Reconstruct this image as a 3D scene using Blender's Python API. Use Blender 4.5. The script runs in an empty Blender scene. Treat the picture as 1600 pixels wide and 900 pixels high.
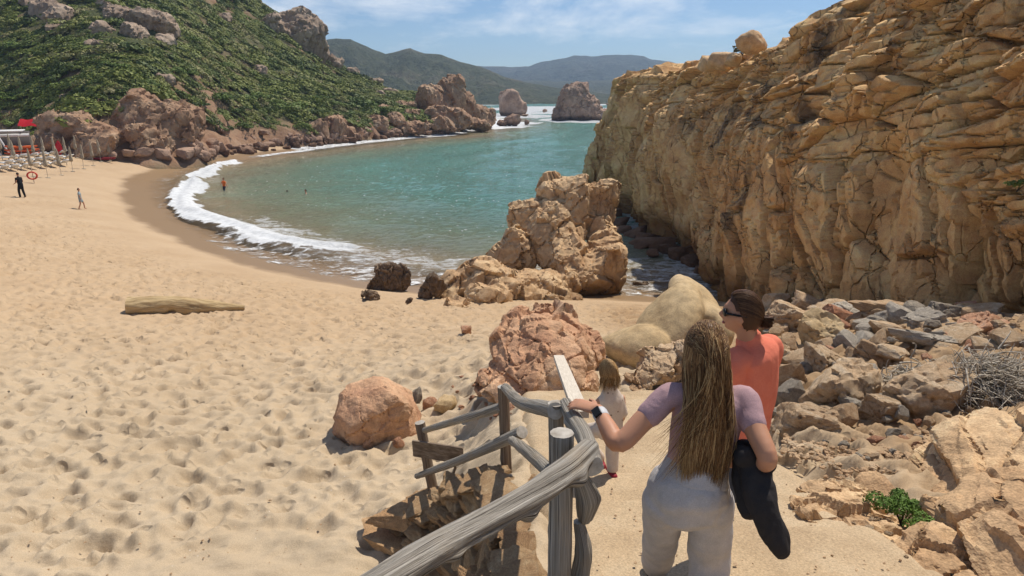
import bpy, bmesh, math, random
import numpy as np
from mathutils import Vector, Matrix, Euler

# ------------------------------------------------------------------ camera, world, sun, exposure
SC = bpy.context.scene
COL = SC.collection
H = 9.0
FPX = 1050.0
PITCH = math.radians(16.3)
SP, CP = math.sin(PITCH), math.cos(PITCH)
cam_d = bpy.data.cameras.new('camera')
cam_d.sensor_width = 36.0
cam_d.lens = FPX / 1600 * 36
cam_d.clip_start = 0.05
cam_d.clip_end = 6000
cam = bpy.data.objects.new('camera', cam_d)
COL.objects.link(cam)
cam.location = (0, 0, H)
cam.rotation_euler = (math.pi / 2 - PITCH, 0, 0)
SC.camera = cam

SUN_EL, SUN_AZ = 60.0, 41.0          # azimuth to the right of the view direction (+Y)
w = bpy.data.worlds.new('World')
SC.world = w
w.use_nodes = True
nt = w.node_tree
nt.nodes.clear()
def wn(t, **k):
    n = nt.nodes.new(t)
    for a, b in k.items():
        setattr(n, a, b)
    return n
out = wn('ShaderNodeOutputWorld')
bg = wn('ShaderNodeBackground')
bg.inputs['Strength'].default_value = 0.092
sky = wn('ShaderNodeTexSky')
sky.sky_type = 'NISHITA'
sky.sun_disc = False
sky.sun_elevation = math.radians(SUN_EL)
sky.sun_rotation = math.radians(SUN_AZ)
sky.altitude = 1200
sky.air_density = 1.0
sky.dust_density = 0.25
sky.ozone_density = 2.5
# thin fair-weather clouds, the same all round the sky
tc = wn('ShaderNodeTexCoord')
mp = wn('ShaderNodeMapping')
mp.inputs['Scale'].default_value = (1.0, 1.0, 3.0)
mp.inputs['Location'].default_value = (1.35, 0.2, 0.1)
n1 = wn('ShaderNodeTexNoise')
n1.inputs['Scale'].default_value = 3.4
n1.inputs['Detail'].default_value = 9
n1.inputs['Roughness'].default_value = 0.62
n1.inputs['Distortion'].default_value = 0.2
rp = wn('ShaderNodeValToRGB')
rp.color_ramp.elements[0].position = 0.50
rp.color_ramp.elements[1].position = 0.68
rp.color_ramp.elements[1].color = (0.8, 0.8, 0.8, 1)
mx = wn('ShaderNodeMix', data_type='RGBA')
mx.inputs[7].default_value = (11.3, 11.6, 12.0, 1)
nt.links.new(tc.outputs['Generated'], mp.inputs['Vector'])
nt.links.new(mp.outputs[0], n1.inputs['Vector'])
nt.links.new(n1.outputs[0], rp.inputs[0])
nt.links.new(rp.outputs[0], mx.inputs[0])
tn = wn('ShaderNodeMix', data_type='RGBA', blend_type='MULTIPLY')
tn.inputs[0].default_value = 1.0
tn.inputs[7].default_value = (0.84, 0.95, 1.08, 1)
nt.links.new(sky.outputs[0], tn.inputs[6])
nt.links.new(tn.outputs[2], mx.inputs[6])
nt.links.new(mx.outputs[2], bg.inputs['Color'])
nt.links.new(bg.outputs[0], out.inputs[0])

sun_d = bpy.data.lights.new('sun', 'SUN')
sun_d.energy = 4.7
sun_d.angle = math.radians(0.53)
sun_d.color = (1.0, 0.93, 0.82)
sun = bpy.data.objects.new('sun', sun_d)
COL.objects.link(sun)
_e, _a = math.radians(SUN_EL), math.radians(SUN_AZ)
SUNV = Vector((math.sin(_a) * math.cos(_e), math.cos(_a) * math.cos(_e), math.sin(_e)))
sun.rotation_euler = (-SUNV).to_track_quat('-Z', 'Y').to_euler()
sun.location = (20, 20, 60)

vs = SC.view_settings
vs.view_transform = 'Standard'
vs.look = 'None'
vs.gamma = 1
vs.exposure = 0.0
vs.use_curve_mapping = False
SC.cycles.use_denoising = True
SC.cycles.use_adaptive_sampling = True
SC.cycles.adaptive_threshold = 0.025
SC.cycles.max_bounces = 6
SC.cycles.diffuse_bounces = 2
SC.cycles.glossy_bounces = 2
SC.cycles.transparent_max_bounces = 12
SC.cycles.volume_bounces = 0
SC.cycles.sample_clamp_indirect = 6

rng = np.random.default_rng(7)
random.seed(7)

# ------------------------------------------------------------------ helpers: pixels, noise, meshes
def W(px, py, t):
    """point of the place seen at pixel (px, py) of the 1600 x 900 photo, t metres deep"""
    X, v = (px - 800) / FPX, (py - 450) / FPX
    return Vector((X * t, (CP - v * SP) * t, H + (-SP - v * CP) * t))
def at(px, py, z=None, Y=None):
    X, v = (px - 800) / FPX, (py - 450) / FPX
    t = (z - H) / (-SP - v * CP) if z is not None else Y / (CP - v * SP)
    return W(px, py, t)
def depth_of(p):
    return p[1] * CP - (p[2] - H) * SP

U32 = np.uint32
def hsh(i, j, k, s):
    h = i.astype(U32) * U32(374761393) + j.astype(U32) * U32(668265263) + U32((s * 974634777) & 0xffffffff)
    if k is not None: h = h + k.astype(U32) * U32(1274126177)
    h = (h ^ (h >> U32(13))) * U32(1103515245)
    h = (h ^ (h >> U32(16))) * U32(2654435761)
    return h ^ (h >> U32(15))
def hf(h, k):
    h = (h + U32((k * 2246822519) & 0xffffffff)) * U32(3266489917)
    h = (h ^ (h >> U32(15))) * U32(668265263)
    return ((h ^ (h >> U32(13))) & U32(0xffffff)).astype(np.float32) / np.float32(0xffffff)
def noise3(P, s=0):
    P = np.asarray(P, np.float32)
    I = np.floor(P).astype(np.int32)
    f = P - I
    u = f * f * f * (f * (f * 6 - 15) + 10)
    flat = bool((P[:, 2] == P[0, 2]).all())
    r = 0
    k511 = np.float32(1 / 511.5)
    for a in (0, 1):
        wx = u[:, 0] if a else 1 - u[:, 0]
        for b in (0, 1):
            wxy = wx * (u[:, 1] if b else 1 - u[:, 1])
            for c in ((0,) if flat else (0, 1)):
                h = hsh(I[:, 0] + a, I[:, 1] + b, None if flat else I[:, 2] + c, s)
                d = ((h & U32(1023)).astype(np.float32) * k511 - 1) * (f[:, 0] - a) + (((h >> U32(10)) & U32(1023)).astype(np.float32) * k511 - 1) * (f[:, 1] - b)
                if flat:
                    r = r + d * wxy
                else:
                    d = d + (((h >> U32(20)) & U32(1023)).astype(np.float32) * k511 - 1) * (f[:, 2] - c)
                    r = r + d * wxy * (u[:, 2] if c else 1 - u[:, 2])
    return r
def fbm(P, o=4, s=0, g=0.5):
    r, a, f = 0, 1.0, 1.0
    P = np.asarray(P, np.float32)
    for i in range(o):
        r = r + a * noise3(P * np.float32(f) + np.float32(17.3 * i), s + i)
        a *= g
        f *= 2.03
    return r
def fbm2(x, y, sc, o=4, s=0, g=0.5):
    x = np.asarray(x, float); y = np.asarray(y, float)
    return fbm(np.stack([x.ravel() * sc, y.ravel() * sc, np.full(x.size, 3.7)], 1), o, s, g).reshape(x.shape)
def vor(P, s=0):
    """cellular noise: F1, F2, id of the nearest cell, vector from its centre"""
    P = np.asarray(P, np.float32)
    I = np.floor(P).astype(np.int32)
    n = len(P)
    flat = bool((np.abs(P[:, 2] - P[0, 2]) < 1e-6).all())
    F1 = np.full(n, 1e9, np.float32); F2 = np.full(n, 1e9, np.float32); ID = np.zeros(n, U32); D = np.zeros((n, 3), np.float32)
    for a in (-1, 0, 1):
        for b in (-1, 0, 1):
            for c in ((0,) if flat else (-1, 0, 1)):
                i, j, k = I[:, 0] + a, I[:, 1] + b, I[:, 2] + c
                h = hsh(i, j, k, s)
                dx, dy = P[:, 0] - i - hf(h, 1), P[:, 1] - j - hf(h, 2)
                dz = np.zeros(n, np.float32) if flat else P[:, 2] - k - hf(h, 3)
                d = np.sqrt(dx * dx + dy * dy + dz * dz)
                m = d < F1
                F2 = np.where(m, F1, np.minimum(F2, d))
                F1 = np.where(m, d, F1)
                ID = np.where(m, h, ID)
                D[:, 0] = np.where(m, dx, D[:, 0]); D[:, 1] = np.where(m, dy, D[:, 1]); D[:, 2] = np.where(m, dz, D[:, 2])
    return F1, F2, ID, D
def sstep(a, b, x):
    t = np.clip((x - a) / (b - a), 0, 1)
    return t * t * (3 - 2 * t)
def interp(x, pts):
    return np.interp(x, [p[0] for p in pts], [p[1] for p in pts])

def mesh_np(name, V, F, smooth=True, sharp=None):
    me = bpy.data.meshes.new(name)
    V = np.ascontiguousarray(V, np.float32); F = np.ascontiguousarray(F, np.int32)
    k = F.shape[1]
    me.vertices.add(len(V)); me.vertices.foreach_set('co', V.ravel())
    me.loops.add(F.size); me.loops.foreach_set('vertex_index', F.ravel())
    me.polygons.add(len(F))
    me.polygons.foreach_set('loop_start', np.arange(0, F.size, k, dtype=np.int32))
    me.polygons.foreach_set('use_smooth', np.full(len(F), smooth))
    me.update(calc_edges=True)
    if sharp: me.set_sharp_from_angle(angle=sharp)
    return me
def attr(me, name, a):
    a = np.ascontiguousarray(a, np.float32)
    if a.ndim == 1:
        me.attributes.new(name, 'FLOAT', 'POINT').data.foreach_set('value', a)
    else:
        me.attributes.new(name, 'FLOAT_VECTOR', 'POINT').data.foreach_set('vector', a.ravel())
def grid_faces(r, c):
    i = np.arange((r - 1) * c).reshape(r - 1, c)[:, :-1].ravel()
    return np.stack([i, i + 1, i + c + 1, i + c], 1)
def link(name, me, mat=None, parent=None, loc=None, rot=None, scl=None):
    o = bpy.data.objects.new(name, me)
    COL.objects.link(o)
    if mat is not None and me is not None and len(me.materials) == 0:
        me.materials.append(mat)
    if parent is not None:
        o.parent = parent
    if loc is not None: o.location = loc
    if rot is not None: o.rotation_euler = rot
    if scl is not None: o.scale = scl
    return o
def tag(o, label=None, cat=None, group=None, kind=None):
    if label: o['label'] = label
    if cat: o['category'] = cat
    if group: o['group'] = group
    if kind: o['kind'] = kind
    return o
def thing(name, label, cat, loc=(0, 0, 0), rot=(0, 0, 0), group=None):
    o = bpy.data.objects.new(name, None)
    o.empty_display_size = 0.2
    COL.objects.link(o)
    o.location = loc
    o.rotation_euler = rot
    return tag(o, label, cat, group)
def copy_tree(o, parent=None, children=None):
    c = o.copy()
    COL.objects.link(c)
    if parent is not None:
        c.parent = parent
    for ch in list(o.children):
        copy_tree(ch, c)
    return c

TMP = bpy.data.scenes.new('meshing')
def evaluate(me, mods):
    """run modifiers on a mesh apart from the scene, return vertices and quads"""
    ob = bpy.data.objects.new('tmp', me)
    TMP.collection.objects.link(ob)
    for kind, kw in mods:
        md = ob.modifiers.new('m', kind)
        for a_, b_ in kw.items(): setattr(md, a_, b_)
    with bpy.context.temp_override(scene=TMP, view_layer=TMP.view_layers[0]):
        dg = bpy.context.evaluated_depsgraph_get()
    m2 = ob.evaluated_get(dg).to_mesh()
    V = np.empty(len(m2.vertices) * 3, np.float32); m2.vertices.foreach_get('co', V)
    L = np.empty(len(m2.loops), np.int32); m2.loops.foreach_get('vertex_index', L)
    V = V.reshape(-1, 3).astype(float); F = L.reshape(-1, 4).copy()
    bpy.data.objects.remove(ob); bpy.data.meshes.remove(me)
    return V, F

# ------------------------------------------------------------------ materials
class NB:
    def __init__(s, name):
        s.m = bpy.data.materials.new(name)
        s.m.use_nodes = True
        s.t = s.m.node_tree
        s.t.nodes.clear()
        s.out = s.n('ShaderNodeOutputMaterial')
        s.b = s.n('ShaderNodeBsdfPrincipled')
        s.t.links.new(s.b.outputs[0], s.out.inputs[0])
        s.b.inputs['Specular IOR Level'].default_value = 0.25
    def n(s, t, **k):
        n = s.t.nodes.new(t)
        for a, b in k.items():
            setattr(n, a, b)
        return n
    def l(s, a, b):
        s.t.links.new(a, b)
        return b
    def coord(s, scale=(1, 1, 1), kind='Object', src=None):
        if src is None:
            src = s.n('ShaderNodeTexCoord').outputs[kind]
        m = s.n('ShaderNodeMapping')
        m.inputs['Scale'].default_value = scale
        s.l(src, m.inputs['Vector'])
        return m.outputs[0]
    def at(s, name, vec=False):
        a = s.n('ShaderNodeAttribute')
        a.attribute_name = name
        return a.outputs['Vector'] if vec else a.outputs['Fac']
    def noise(s, vec, scale, detail=5, rough=0.55, dist=0):
        n = s.n('ShaderNodeTexNoise')
        n.inputs['Scale'].default_value = scale
        n.inputs['Detail'].default_value = detail
        n.inputs['Roughness'].default_value = rough
        n.inputs['Distortion'].default_value = dist
        if vec is not None: s.l(vec, n.inputs['Vector'])
        return n.outputs[0]
    def voro(s, vec, scale, feat='F1'):
        n = s.n('ShaderNodeTexVoronoi')
        n.feature = feat
        n.inputs['Scale'].default_value = scale
        if vec is not None: s.l(vec, n.inputs['Vector'])
        return n.outputs[0]
    def ramp(s, f, stops):
        r = s.n('ShaderNodeValToRGB')
        e = r.color_ramp.elements
        while len(e) < len(stops): e.new(0.5)
        for q, (p, c) in zip(e, stops):
            q.position = p
            q.color = (*c, 1) if not isinstance(c, (int, float)) else (c, c, c, 1)
        s.l(f, r.inputs[0])
        return r.outputs[0]
    def mix(s, f, a, b, mode='MIX'):
        m = s.n('ShaderNodeMix', data_type='RGBA', blend_type=mode)
        for v, i in ((f, 0), (a, 6), (b, 7)):
            if isinstance(v, (int, float)): m.inputs[i].default_value = v if i == 0 else (v, v, v, 1)
            elif isinstance(v, tuple): m.inputs[i].default_value = (*v, 1)
            else: s.l(v, m.inputs[i])
        return m.outputs[2]
    def math(s, op, a, b=0.0, clamp=False):
        m = s.n('ShaderNodeMath', operation=op, use_clamp=clamp)
        for v, i in ((a, 0), (b, 1)):
            if isinstance(v, (int, float)): m.inputs[i].default_value = v
            else: s.l(v, m.inputs[i])
        return m.outputs[0]
    def bump(s, h, strength=0.5, dist=0.02, nrm=None):
        b = s.n('ShaderNodeBump')
        b.inputs['Strength'].default_value = strength
        b.inputs['Distance'].default_value = dist
        s.l(h, b.inputs['Height'])
        if nrm is not None: s.l(nrm, b.inputs['Normal'])
        return b.outputs[0]
    def set(s, col=None, rough=None, nrm=None):
        for v, k in ((col, 'Base Color'), (rough, 'Roughness'), (nrm, 'Normal')):
            if v is None: continue
            if isinstance(v, tuple): s.b.inputs[k].default_value = (*v, 1)
            elif isinstance(v, (int, float)): s.b.inputs[k].default_value = v
            else: s.l(v, s.b.inputs[k])
        return s.m
def rand_out(n):
    return n.n('ShaderNodeObjectInfo').outputs['Random']

def rock_mat(name, ca, cb, cc, sc=1.0, bump=0.6, var=0.25, speck=0.25, stain=None, wetz=None, dist=0.03, joints=None):
    """granite: three tones mixed by noise, mineral specks, fine relief, small per-piece tone shift"""
    n = NB(name)
    co = n.coord()
    a = n.noise(co, 0.9 * sc, 4, 0.6, 0.4)
    c = n.ramp(a, [(0.28, ca), (0.5, cb), (0.72, cc)])
    b = n.noise(co, 5.5 * sc, 4, 0.65)
    c = n.mix(0.45, c, n.ramp(b, [(0.3, 0.28), (0.62, 0.72)]), 'OVERLAY')
    sp = n.noise(co, 60 * sc, 1, 0.7)
    c = n.mix(speck, c, n.ramp(sp, [(0.35, 0.15), (0.65, 0.85)]), 'OVERLAY')
    r = rand_out(n)
    c = n.mix(var, c, n.ramp(r, [(0, 0.25), (1, 0.75)]), 'SOFT_LIGHT')
    if stain is not None:
        st = n.math('MULTIPLY', n.math('MULTIPLY', n.at('stain'), 0.8), n.ramp(n.noise(n.coord((1.2, 1.2, 0.5)), 1.6 * sc, 6, 0.7), [(0.42, 0.0), (0.56, 1.0)]))
        c = n.mix(st, c, stain)
    if wetz is not None:
        g = n.n('ShaderNodeNewGeometry')
        z = n.n('ShaderNodeSeparateXYZ')
        n.l(g.outputs['Position'], z.inputs[0])
        zz = n.math('ADD', z.outputs[2], n.math('MULTIPLY', b, -0.8))
        f = n.ramp(n.math('DIVIDE', zz, wetz), [(0.3, 1.0), (0.75, 0.0)])
        c = n.mix(f, c, n.mix(1.0, c, (0.42, 0.36, 0.30), 'MULTIPLY'))
    h = n.math('ADD', n.math('MULTIPLY', b, 1.0), n.math('MULTIPLY', n.noise(co, 22 * sc, 3, 0.7), 0.5))
    h = n.math('ADD', h, n.math('MULTIPLY', sp, 0.12))
    nr = n.bump(h, bump, dist)
    if joints:
        wc = n.mix(0.35, n.coord(joints), n.n('ShaderNodeTexNoise').outputs['Color'], 'ADD')
        j1 = n.ramp(n.voro(wc, 1.0, 'DISTANCE_TO_EDGE'), [(0.0, 0.0), (0.035, 1.0)])
        k1 = n.ramp(n.noise(co, 0.6, 2), [(0.42, 0.0), (0.58, 1.0)])
        nr = n.bump(n.math('MULTIPLY', j1, k1), 0.9, 0.10, nr)
    return n.set(c, 0.86, nr)

M = {}
M['cliff'] = rock_mat('cliff_granite', (0.47, 0.245, 0.097), (0.62, 0.375, 0.165), (0.72, 0.49, 0.245), 0.5, 0.7, 0.12, 0.18, stain=(0.06, 0.045, 0.035), wetz=2.2, dist=0.06, joints=(1.6, 1.6, 0.9))
M['tan'] = rock_mat('tan_granite', (0.37, 0.225, 0.12), (0.52, 0.345, 0.19), (0.60, 0.435, 0.265), 0.9, 0.7, 0.25, 0.22, wetz=1.1)
M['pink'] = rock_mat('pink_granite', (0.37, 0.19, 0.11), (0.49, 0.285, 0.165), (0.56, 0.38, 0.235), 1.2, 0.7, 0.25, 0.25)
M['dark'] = rock_mat('dark_wet_granite', (0.10, 0.07, 0.045), (0.17, 0.115, 0.075), (0.26, 0.19, 0.125), 1.5, 0.7)
M['farrock'] = rock_mat('distant_granite', (0.25, 0.155, 0.105), (0.36, 0.235, 0.165), (0.45, 0.32, 0.235), 0.35, 0.6, 0.3, 0.05, wetz=1.6, dist=0.1)
M['redrock'] = rock_mat('red_granite', (0.235, 0.13, 0.078), (0.335, 0.205, 0.125), (0.43, 0.30, 0.195), 0.4, 0.6, 0.3, 0.05, dist=0.1)
M['greyrock'] = rock_mat('grey_granite', (0.21, 0.145, 0.10), (0.32, 0.235, 0.17), (0.43, 0.335, 0.25), 0.35, 0.6, 0.3, 0.05, dist=0.1)
M['smooth'] = rock_mat('smooth_pale_granite', (0.37, 0.255, 0.13), (0.46, 0.335, 0.185), (0.53, 0.405, 0.25), 1.3, 0.28, 0.1, 0.2)
M['rub_tan'] = rock_mat('rubble_tan', (0.36, 0.225, 0.125), (0.49, 0.34, 0.205), (0.58, 0.45, 0.31), 2.2, 0.8, 0.7, 0.25)
M['rub_grey'] = rock_mat('rubble_grey', (0.23, 0.195, 0.155), (0.35, 0.30, 0.24), (0.47, 0.41, 0.325), 2.2, 0.8, 0.7, 0.25)
M['rub_red'] = rock_mat('rubble_red', (0.34, 0.155, 0.085), (0.46, 0.235, 0.135), (0.52, 0.33, 0.22), 2.2, 0.8, 0.7, 0.25)
M['wall'] = rock_mat('wall_stone', (0.33, 0.19, 0.095), (0.46, 0.29, 0.15), (0.54, 0.38, 0.22), 2.5, 0.8, 0.6, 0.25)

# ------------------------------------------------------------------ the lie of the land
SHORE = np.array([(40, 29.5), (10, 29.5), (6, 29.8), (2, 30.4), (-3, 30.6), (-6, 31.7), (-9.5, 33.5), (-12.5, 35.6), (-16, 38.7), (-20, 42.9),
                  (-24.5, 48), (-31.2, 58), (-37.5, 70), (-39.5, 80), (-38.5, 92), (-35.5, 100), (-27.5, 123), (-20.4, 137), (-13.5, 145),
                  (-5, 181), (0, 230), (-60, 330)], float)
def dist_poly(x, y, P):
    x = np.asarray(x, float); y = np.asarray(y, float)
    best = np.full(x.shape, 1e9); sg = np.ones(x.shape)
    for (ax, ay), (bx, by) in zip(P[:-1], P[1:]):
        dx, dy = bx - ax, by - ay
        t = np.clip(((x - ax) * dx + (y - ay) * dy) / (dx * dx + dy * dy), 0, 1)
        qx, qy = x - (ax + t * dx), y - (ay + t * dy)
        d = np.hypot(qx, qy)
        s = np.where(dx * (y - ay) - dy * (x - ax) > 0, 1.0, -1.0)
        m = d < best - 1e-9
        best = np.where(m, d, best); sg = np.where(m, s, sg)
    return best * sg
def inland(x, y):
    """metres inland of the waterline (negative at sea)"""
    return dist_poly(x, y, SHORE)
PATH_A, PATH_B = 7.30, 0.275
def path_z(y):
    return PATH_A - PATH_B * y
def edge_x(y):
    """left edge of the raised path ground"""
    return interp(y, [(-5, 0.02), (3.4, 0.10), (4.6, -0.02), (5.6, -0.45), (6.3, -1.1), (6.8, -0.7), (8, -0.4), (14, 0)])
def ground(x, y):
    x = np.asarray(x, float); y = np.asarray(y, float)
    d = inland(x, y)
    zl = interp(d, [(-60, -4), (-20, -2.4), (-6, -0.7), (0, 0.0), (2.6, 0.42), (4.2, 0.95), (6, 1.35), (10, 1.95), (14, 2.5), (18, 3.2), (21.5, 3.85), (25, 4.45), (30, 5.1), (60, 7)])
    cap = interp(y, [(20, 9), (34, 3.0), (45, 2.4), (120, 2.2)])
    zl = np.where(zl > cap, cap + (zl - cap) * 0.12, zl)
    zd = interp(d, [(-60, -4), (-20, -2.4), (-6, -0.7), (0, 0.0), (2.6, 0.42), (5, 1.05), (9, 1.8), (13, 2.75), (16, 3.6), (19, 4.35), (30, 7.5)])
    kb = sstep(8.0, 12.5, y)
    zr = path_z(y) * (1 - kb) + zd * kb
    zr = zr - 1.0 * sstep(0.25, -1.25, x) * sstep(4.2, 5.4, y) * sstep(13, 8, y)
    ex = edge_x(y)
    wid = interp(y, [(0, 0.14), (5, 0.16), (6.2, 0.30), (6.5, 0.9), (7.0, 2.6), (8, 3.6), (14, 6)])
    k = sstep(ex - wid, ex + wid * 0.2, x)
    z = zl * (1 - k) + zr * k
    # bank of rubble rising to the cliff foot
    rb = sstep(2.6, 9.5, x) * interp(y, [(0, 0.5), (8, 1.1), (14, 0.9), (20, 0.55), (25, 0.0)])
    z = z + rb
    # hollow below the stone wall, left of the path
    hol = sstep(1.15, 0.4, np.hypot((x + 0.75) / 1.0, (y - 5.0) / 1.15)) * (1 - k)
    z = z - hol * 0.45
    return z
_gx, _gy = np.arange(-75, 18, 0.2), np.arange(-4, 122, 0.2)
_GG = ground(*np.meshgrid(_gx, _gy))
def ground_l(x, y):
    u = np.clip((np.asarray(x, float) + 75) / 0.2, 0, len(_gx) - 1.01); v = np.clip((np.asarray(y, float) + 4) / 0.2, 0, len(_gy) - 1.01)
    i, j = u.astype(int), v.astype(int)
    a, b = u - i, v - j
    return (_GG[j, i] * (1 - a) + _GG[j, i + 1] * a) * (1 - b) + (_GG[j + 1, i] * (1 - a) + _GG[j + 1, i + 1] * a) * b
def hit(px, py, f=None, t0=2.0, t1=260.0):
    """where the line of sight through a pixel meets the ground"""
    f = ground_l if f is None or f is ground else f
    ts = np.geomspace(t0, t1, 420)
    X, v = (px - 800) / FPX, (py - 450) / FPX
    xs, ys, zs = X * ts, (CP - v * SP) * ts, H + (-SP - v * CP) * ts
    g = f(xs, ys)
    i = np.argmax(zs < g)
    if not (zs < g).any():
        return None
    a, b = ts[max(i - 1, 0)], ts[i]
    for _ in range(9):
        m = (a + b) / 2
        if H + (-SP - v * CP) * m < float(f(np.array([X * m]), np.array([(CP - v * SP) * m]))[0]): b = m
        else: a = m
    return W(px, py, b)

# ------------------------------------------------------------------ beach: one sheet with real footprints
def dimples(x, y, c, s, asp=1.6, dep=0.05, rnd=True):
    X, Y = x / c, y / c
    I, J = np.floor(X).astype(np.int64), np.floor(Y).astype(np.int64)
    out = np.zeros_like(x)
    for a in (-1, 0, 1):
        for b in (-1, 0, 1):
            h = hsh(I + a, J + b, None, s)
            cx, cy = I + a + hf(h, 1), J + b + hf(h, 2)
            th = (hf(h, 3) - 0.5) * (3.1 if rnd else 1.0)
            ca, sa = np.cos(th), np.sin(th)
            qx, qy = (X - cx) * ca + (Y - cy) * sa, -(X - cx) * sa + (Y - cy) * ca
            sz = 0.24 + 0.2 * hf(h, 4)
            q = np.sqrt((qx / (sz * asp)) ** 2 + (qy / sz) ** 2)
            D = dep * (0.25 + 0.75 * hf(h, 5))
            out += -D * np.exp(-q ** 2.4) + D * 0.45 * np.exp(-((q - 1.35) / 0.33) ** 2)
    return out
def make_beach():
    R, C = 780, 420
    yy = np.geomspace(5.2, 112, R) - 4.0
    ss = np.linspace(-1, 1, C)
    Y = np.repeat(yy[:, None], C, 1)
    half = 3.2 + 0.80 * Y
    X = ss[None, :] * half
    X = np.minimum(X, 16 + 0 * X)
    x, y = X.ravel(), Y.ravel()
    z = ground(x, y)
    d = inland(x, y)
    trod = sstep(3.6, 7.5, d + 1.5 * fbm2(x, y, 0.25, 2, 5)) * sstep(60, 40, y)
    calm = sstep(0.0, 0.5, fbm2(x, y, 0.12, 2, 9) + 0.6)
    near = sstep(17, 9, y)
    warp = 0.12 * fbm2(x, y, 1.3, 2, 11)
    z2 = z + trod * calm * (dimples(x + warp, y + warp, 0.40, 21, 1.6, 0.125) + dimples(x, y + warp, 0.26, 22, 1.4, 0.06))
    # soft wind-combed hummocks nearer the camera
    hm = fbm(np.stack([x * 1.35 + warp, y * 3.0, x * 0 + 1.7], 1), 3, 31)
    z2 += near * trod * 0.11 * hm
    z2 += 0.10 * fbm2(x, y, 0.16, 3, 41) * sstep(4, 10, d)
    z2 += 0.02 * fbm2(x, y, 0.9, 3, 43) * sstep(2.5, 6, d)
    # the path is a sheet of its own: sink the sand beneath it
    ex = np.maximum(edge_x(y), -0.02)
    pm = sstep(ex + 0.10, ex + 0.35, x) * sstep(9.4, 8.7, y) * sstep(3.0, 2.5, x)
    z2 -= 0.22 * pm
    me = mesh_np('beach', np.stack([x, y, z2], 1), grid_faces(R, C))
    wet = sstep(2.9, 1.9, d + 0.7 * fbm2(x, y, 0.35, 3, 61) + 0.25 * fbm2(x, y, 1.6, 2, 62))
    wet *= np.where(x > 4, sstep(24, 28, y), 1)
    attr(me, 'wet', wet)
    earth = sstep(2.2, 4.0, x) * sstep(27, 22, y)
    attr(me, 'earth', earth)
    attr(me, 'trod', trod * calm)
    attr(me, 'far', sstep(11, 19, d) * 0 + sstep(8, 22, y))
    n = NB('sand')
    co = n.coord()
    big = n.noise(co, 0.35, 4, 0.6)
    c = n.ramp(big, [(0.3, (0.445, 0.342, 0.225)), (0.7, (0.50, 0.395, 0.27))])
    c = n.mix(n.at('far'), c, n.ramp(big, [(0.3, (0.445, 0.31, 0.185)), (0.7, (0.505, 0.365, 0.228))]))
    gr = n.noise(co, 90, 3, 0.8)
    c = n.mix(0.35, c, n.ramp(gr, [(0.3, 0.2), (0.7, 0.8)]), 'OVERLAY')
    sh = n.ramp(n.voro(co, 5.0), [(0.035, 1.0), (0.05, 0.0)])       # bits of shell and straw
    c = n.mix(n.math('MULTIPLY', sh, 0.5), c, (0.75, 0.70, 0.62))
    e = n.ramp(n.noise(co, 1.8, 6, 0.65), [(0.3, (0.28, 0.175, 0.09)), (0.7, (0.45, 0.31, 0.18))])
    c = n.mix(n.at('earth'), c, e)
    c = n.mix(n.at('wet'), c, (0.285, 0.185, 0.10))
    rg = n.math('SUBTRACT', 0.95, n.math('MULTIPLY', n.at('wet'), 0.55))
    h = n.math('ADD', n.noise(co, 14, 5, 0.65), n.math('MULTIPLY', gr, 0.25))
    wco = n.mix(0.12, co, n.n('ShaderNodeTexNoise').outputs['Color'], 'ADD')
    fpn = n.ramp(n.voro(n.coord((1, 1.25, 0), src=wco), 3.3), [(0.12, 0.0), (0.26, 1.0), (0.34, 1.12 / 1.2), (0.5, 0.85)])
    h = n.math('ADD', h, n.math('MULTIPLY', n.math('MULTIPLY', fpn, n.at('trod')), 3.4))
    st = n.math('SUBTRACT', 0.55, n.math('MULTIPLY', n.at('wet'), 0.5))
    b = n.n('ShaderNodeBump')
    b.inputs['Distance'].default_value = 0.02
    n.l(st, b.inputs['Strength']); n.l(h, b.inputs['Height'])
    n.set(c, rg, b.outputs[0])
    o = link('beach', me, n.m)
    tag(o, kind='structure')
make_beach()

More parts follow.
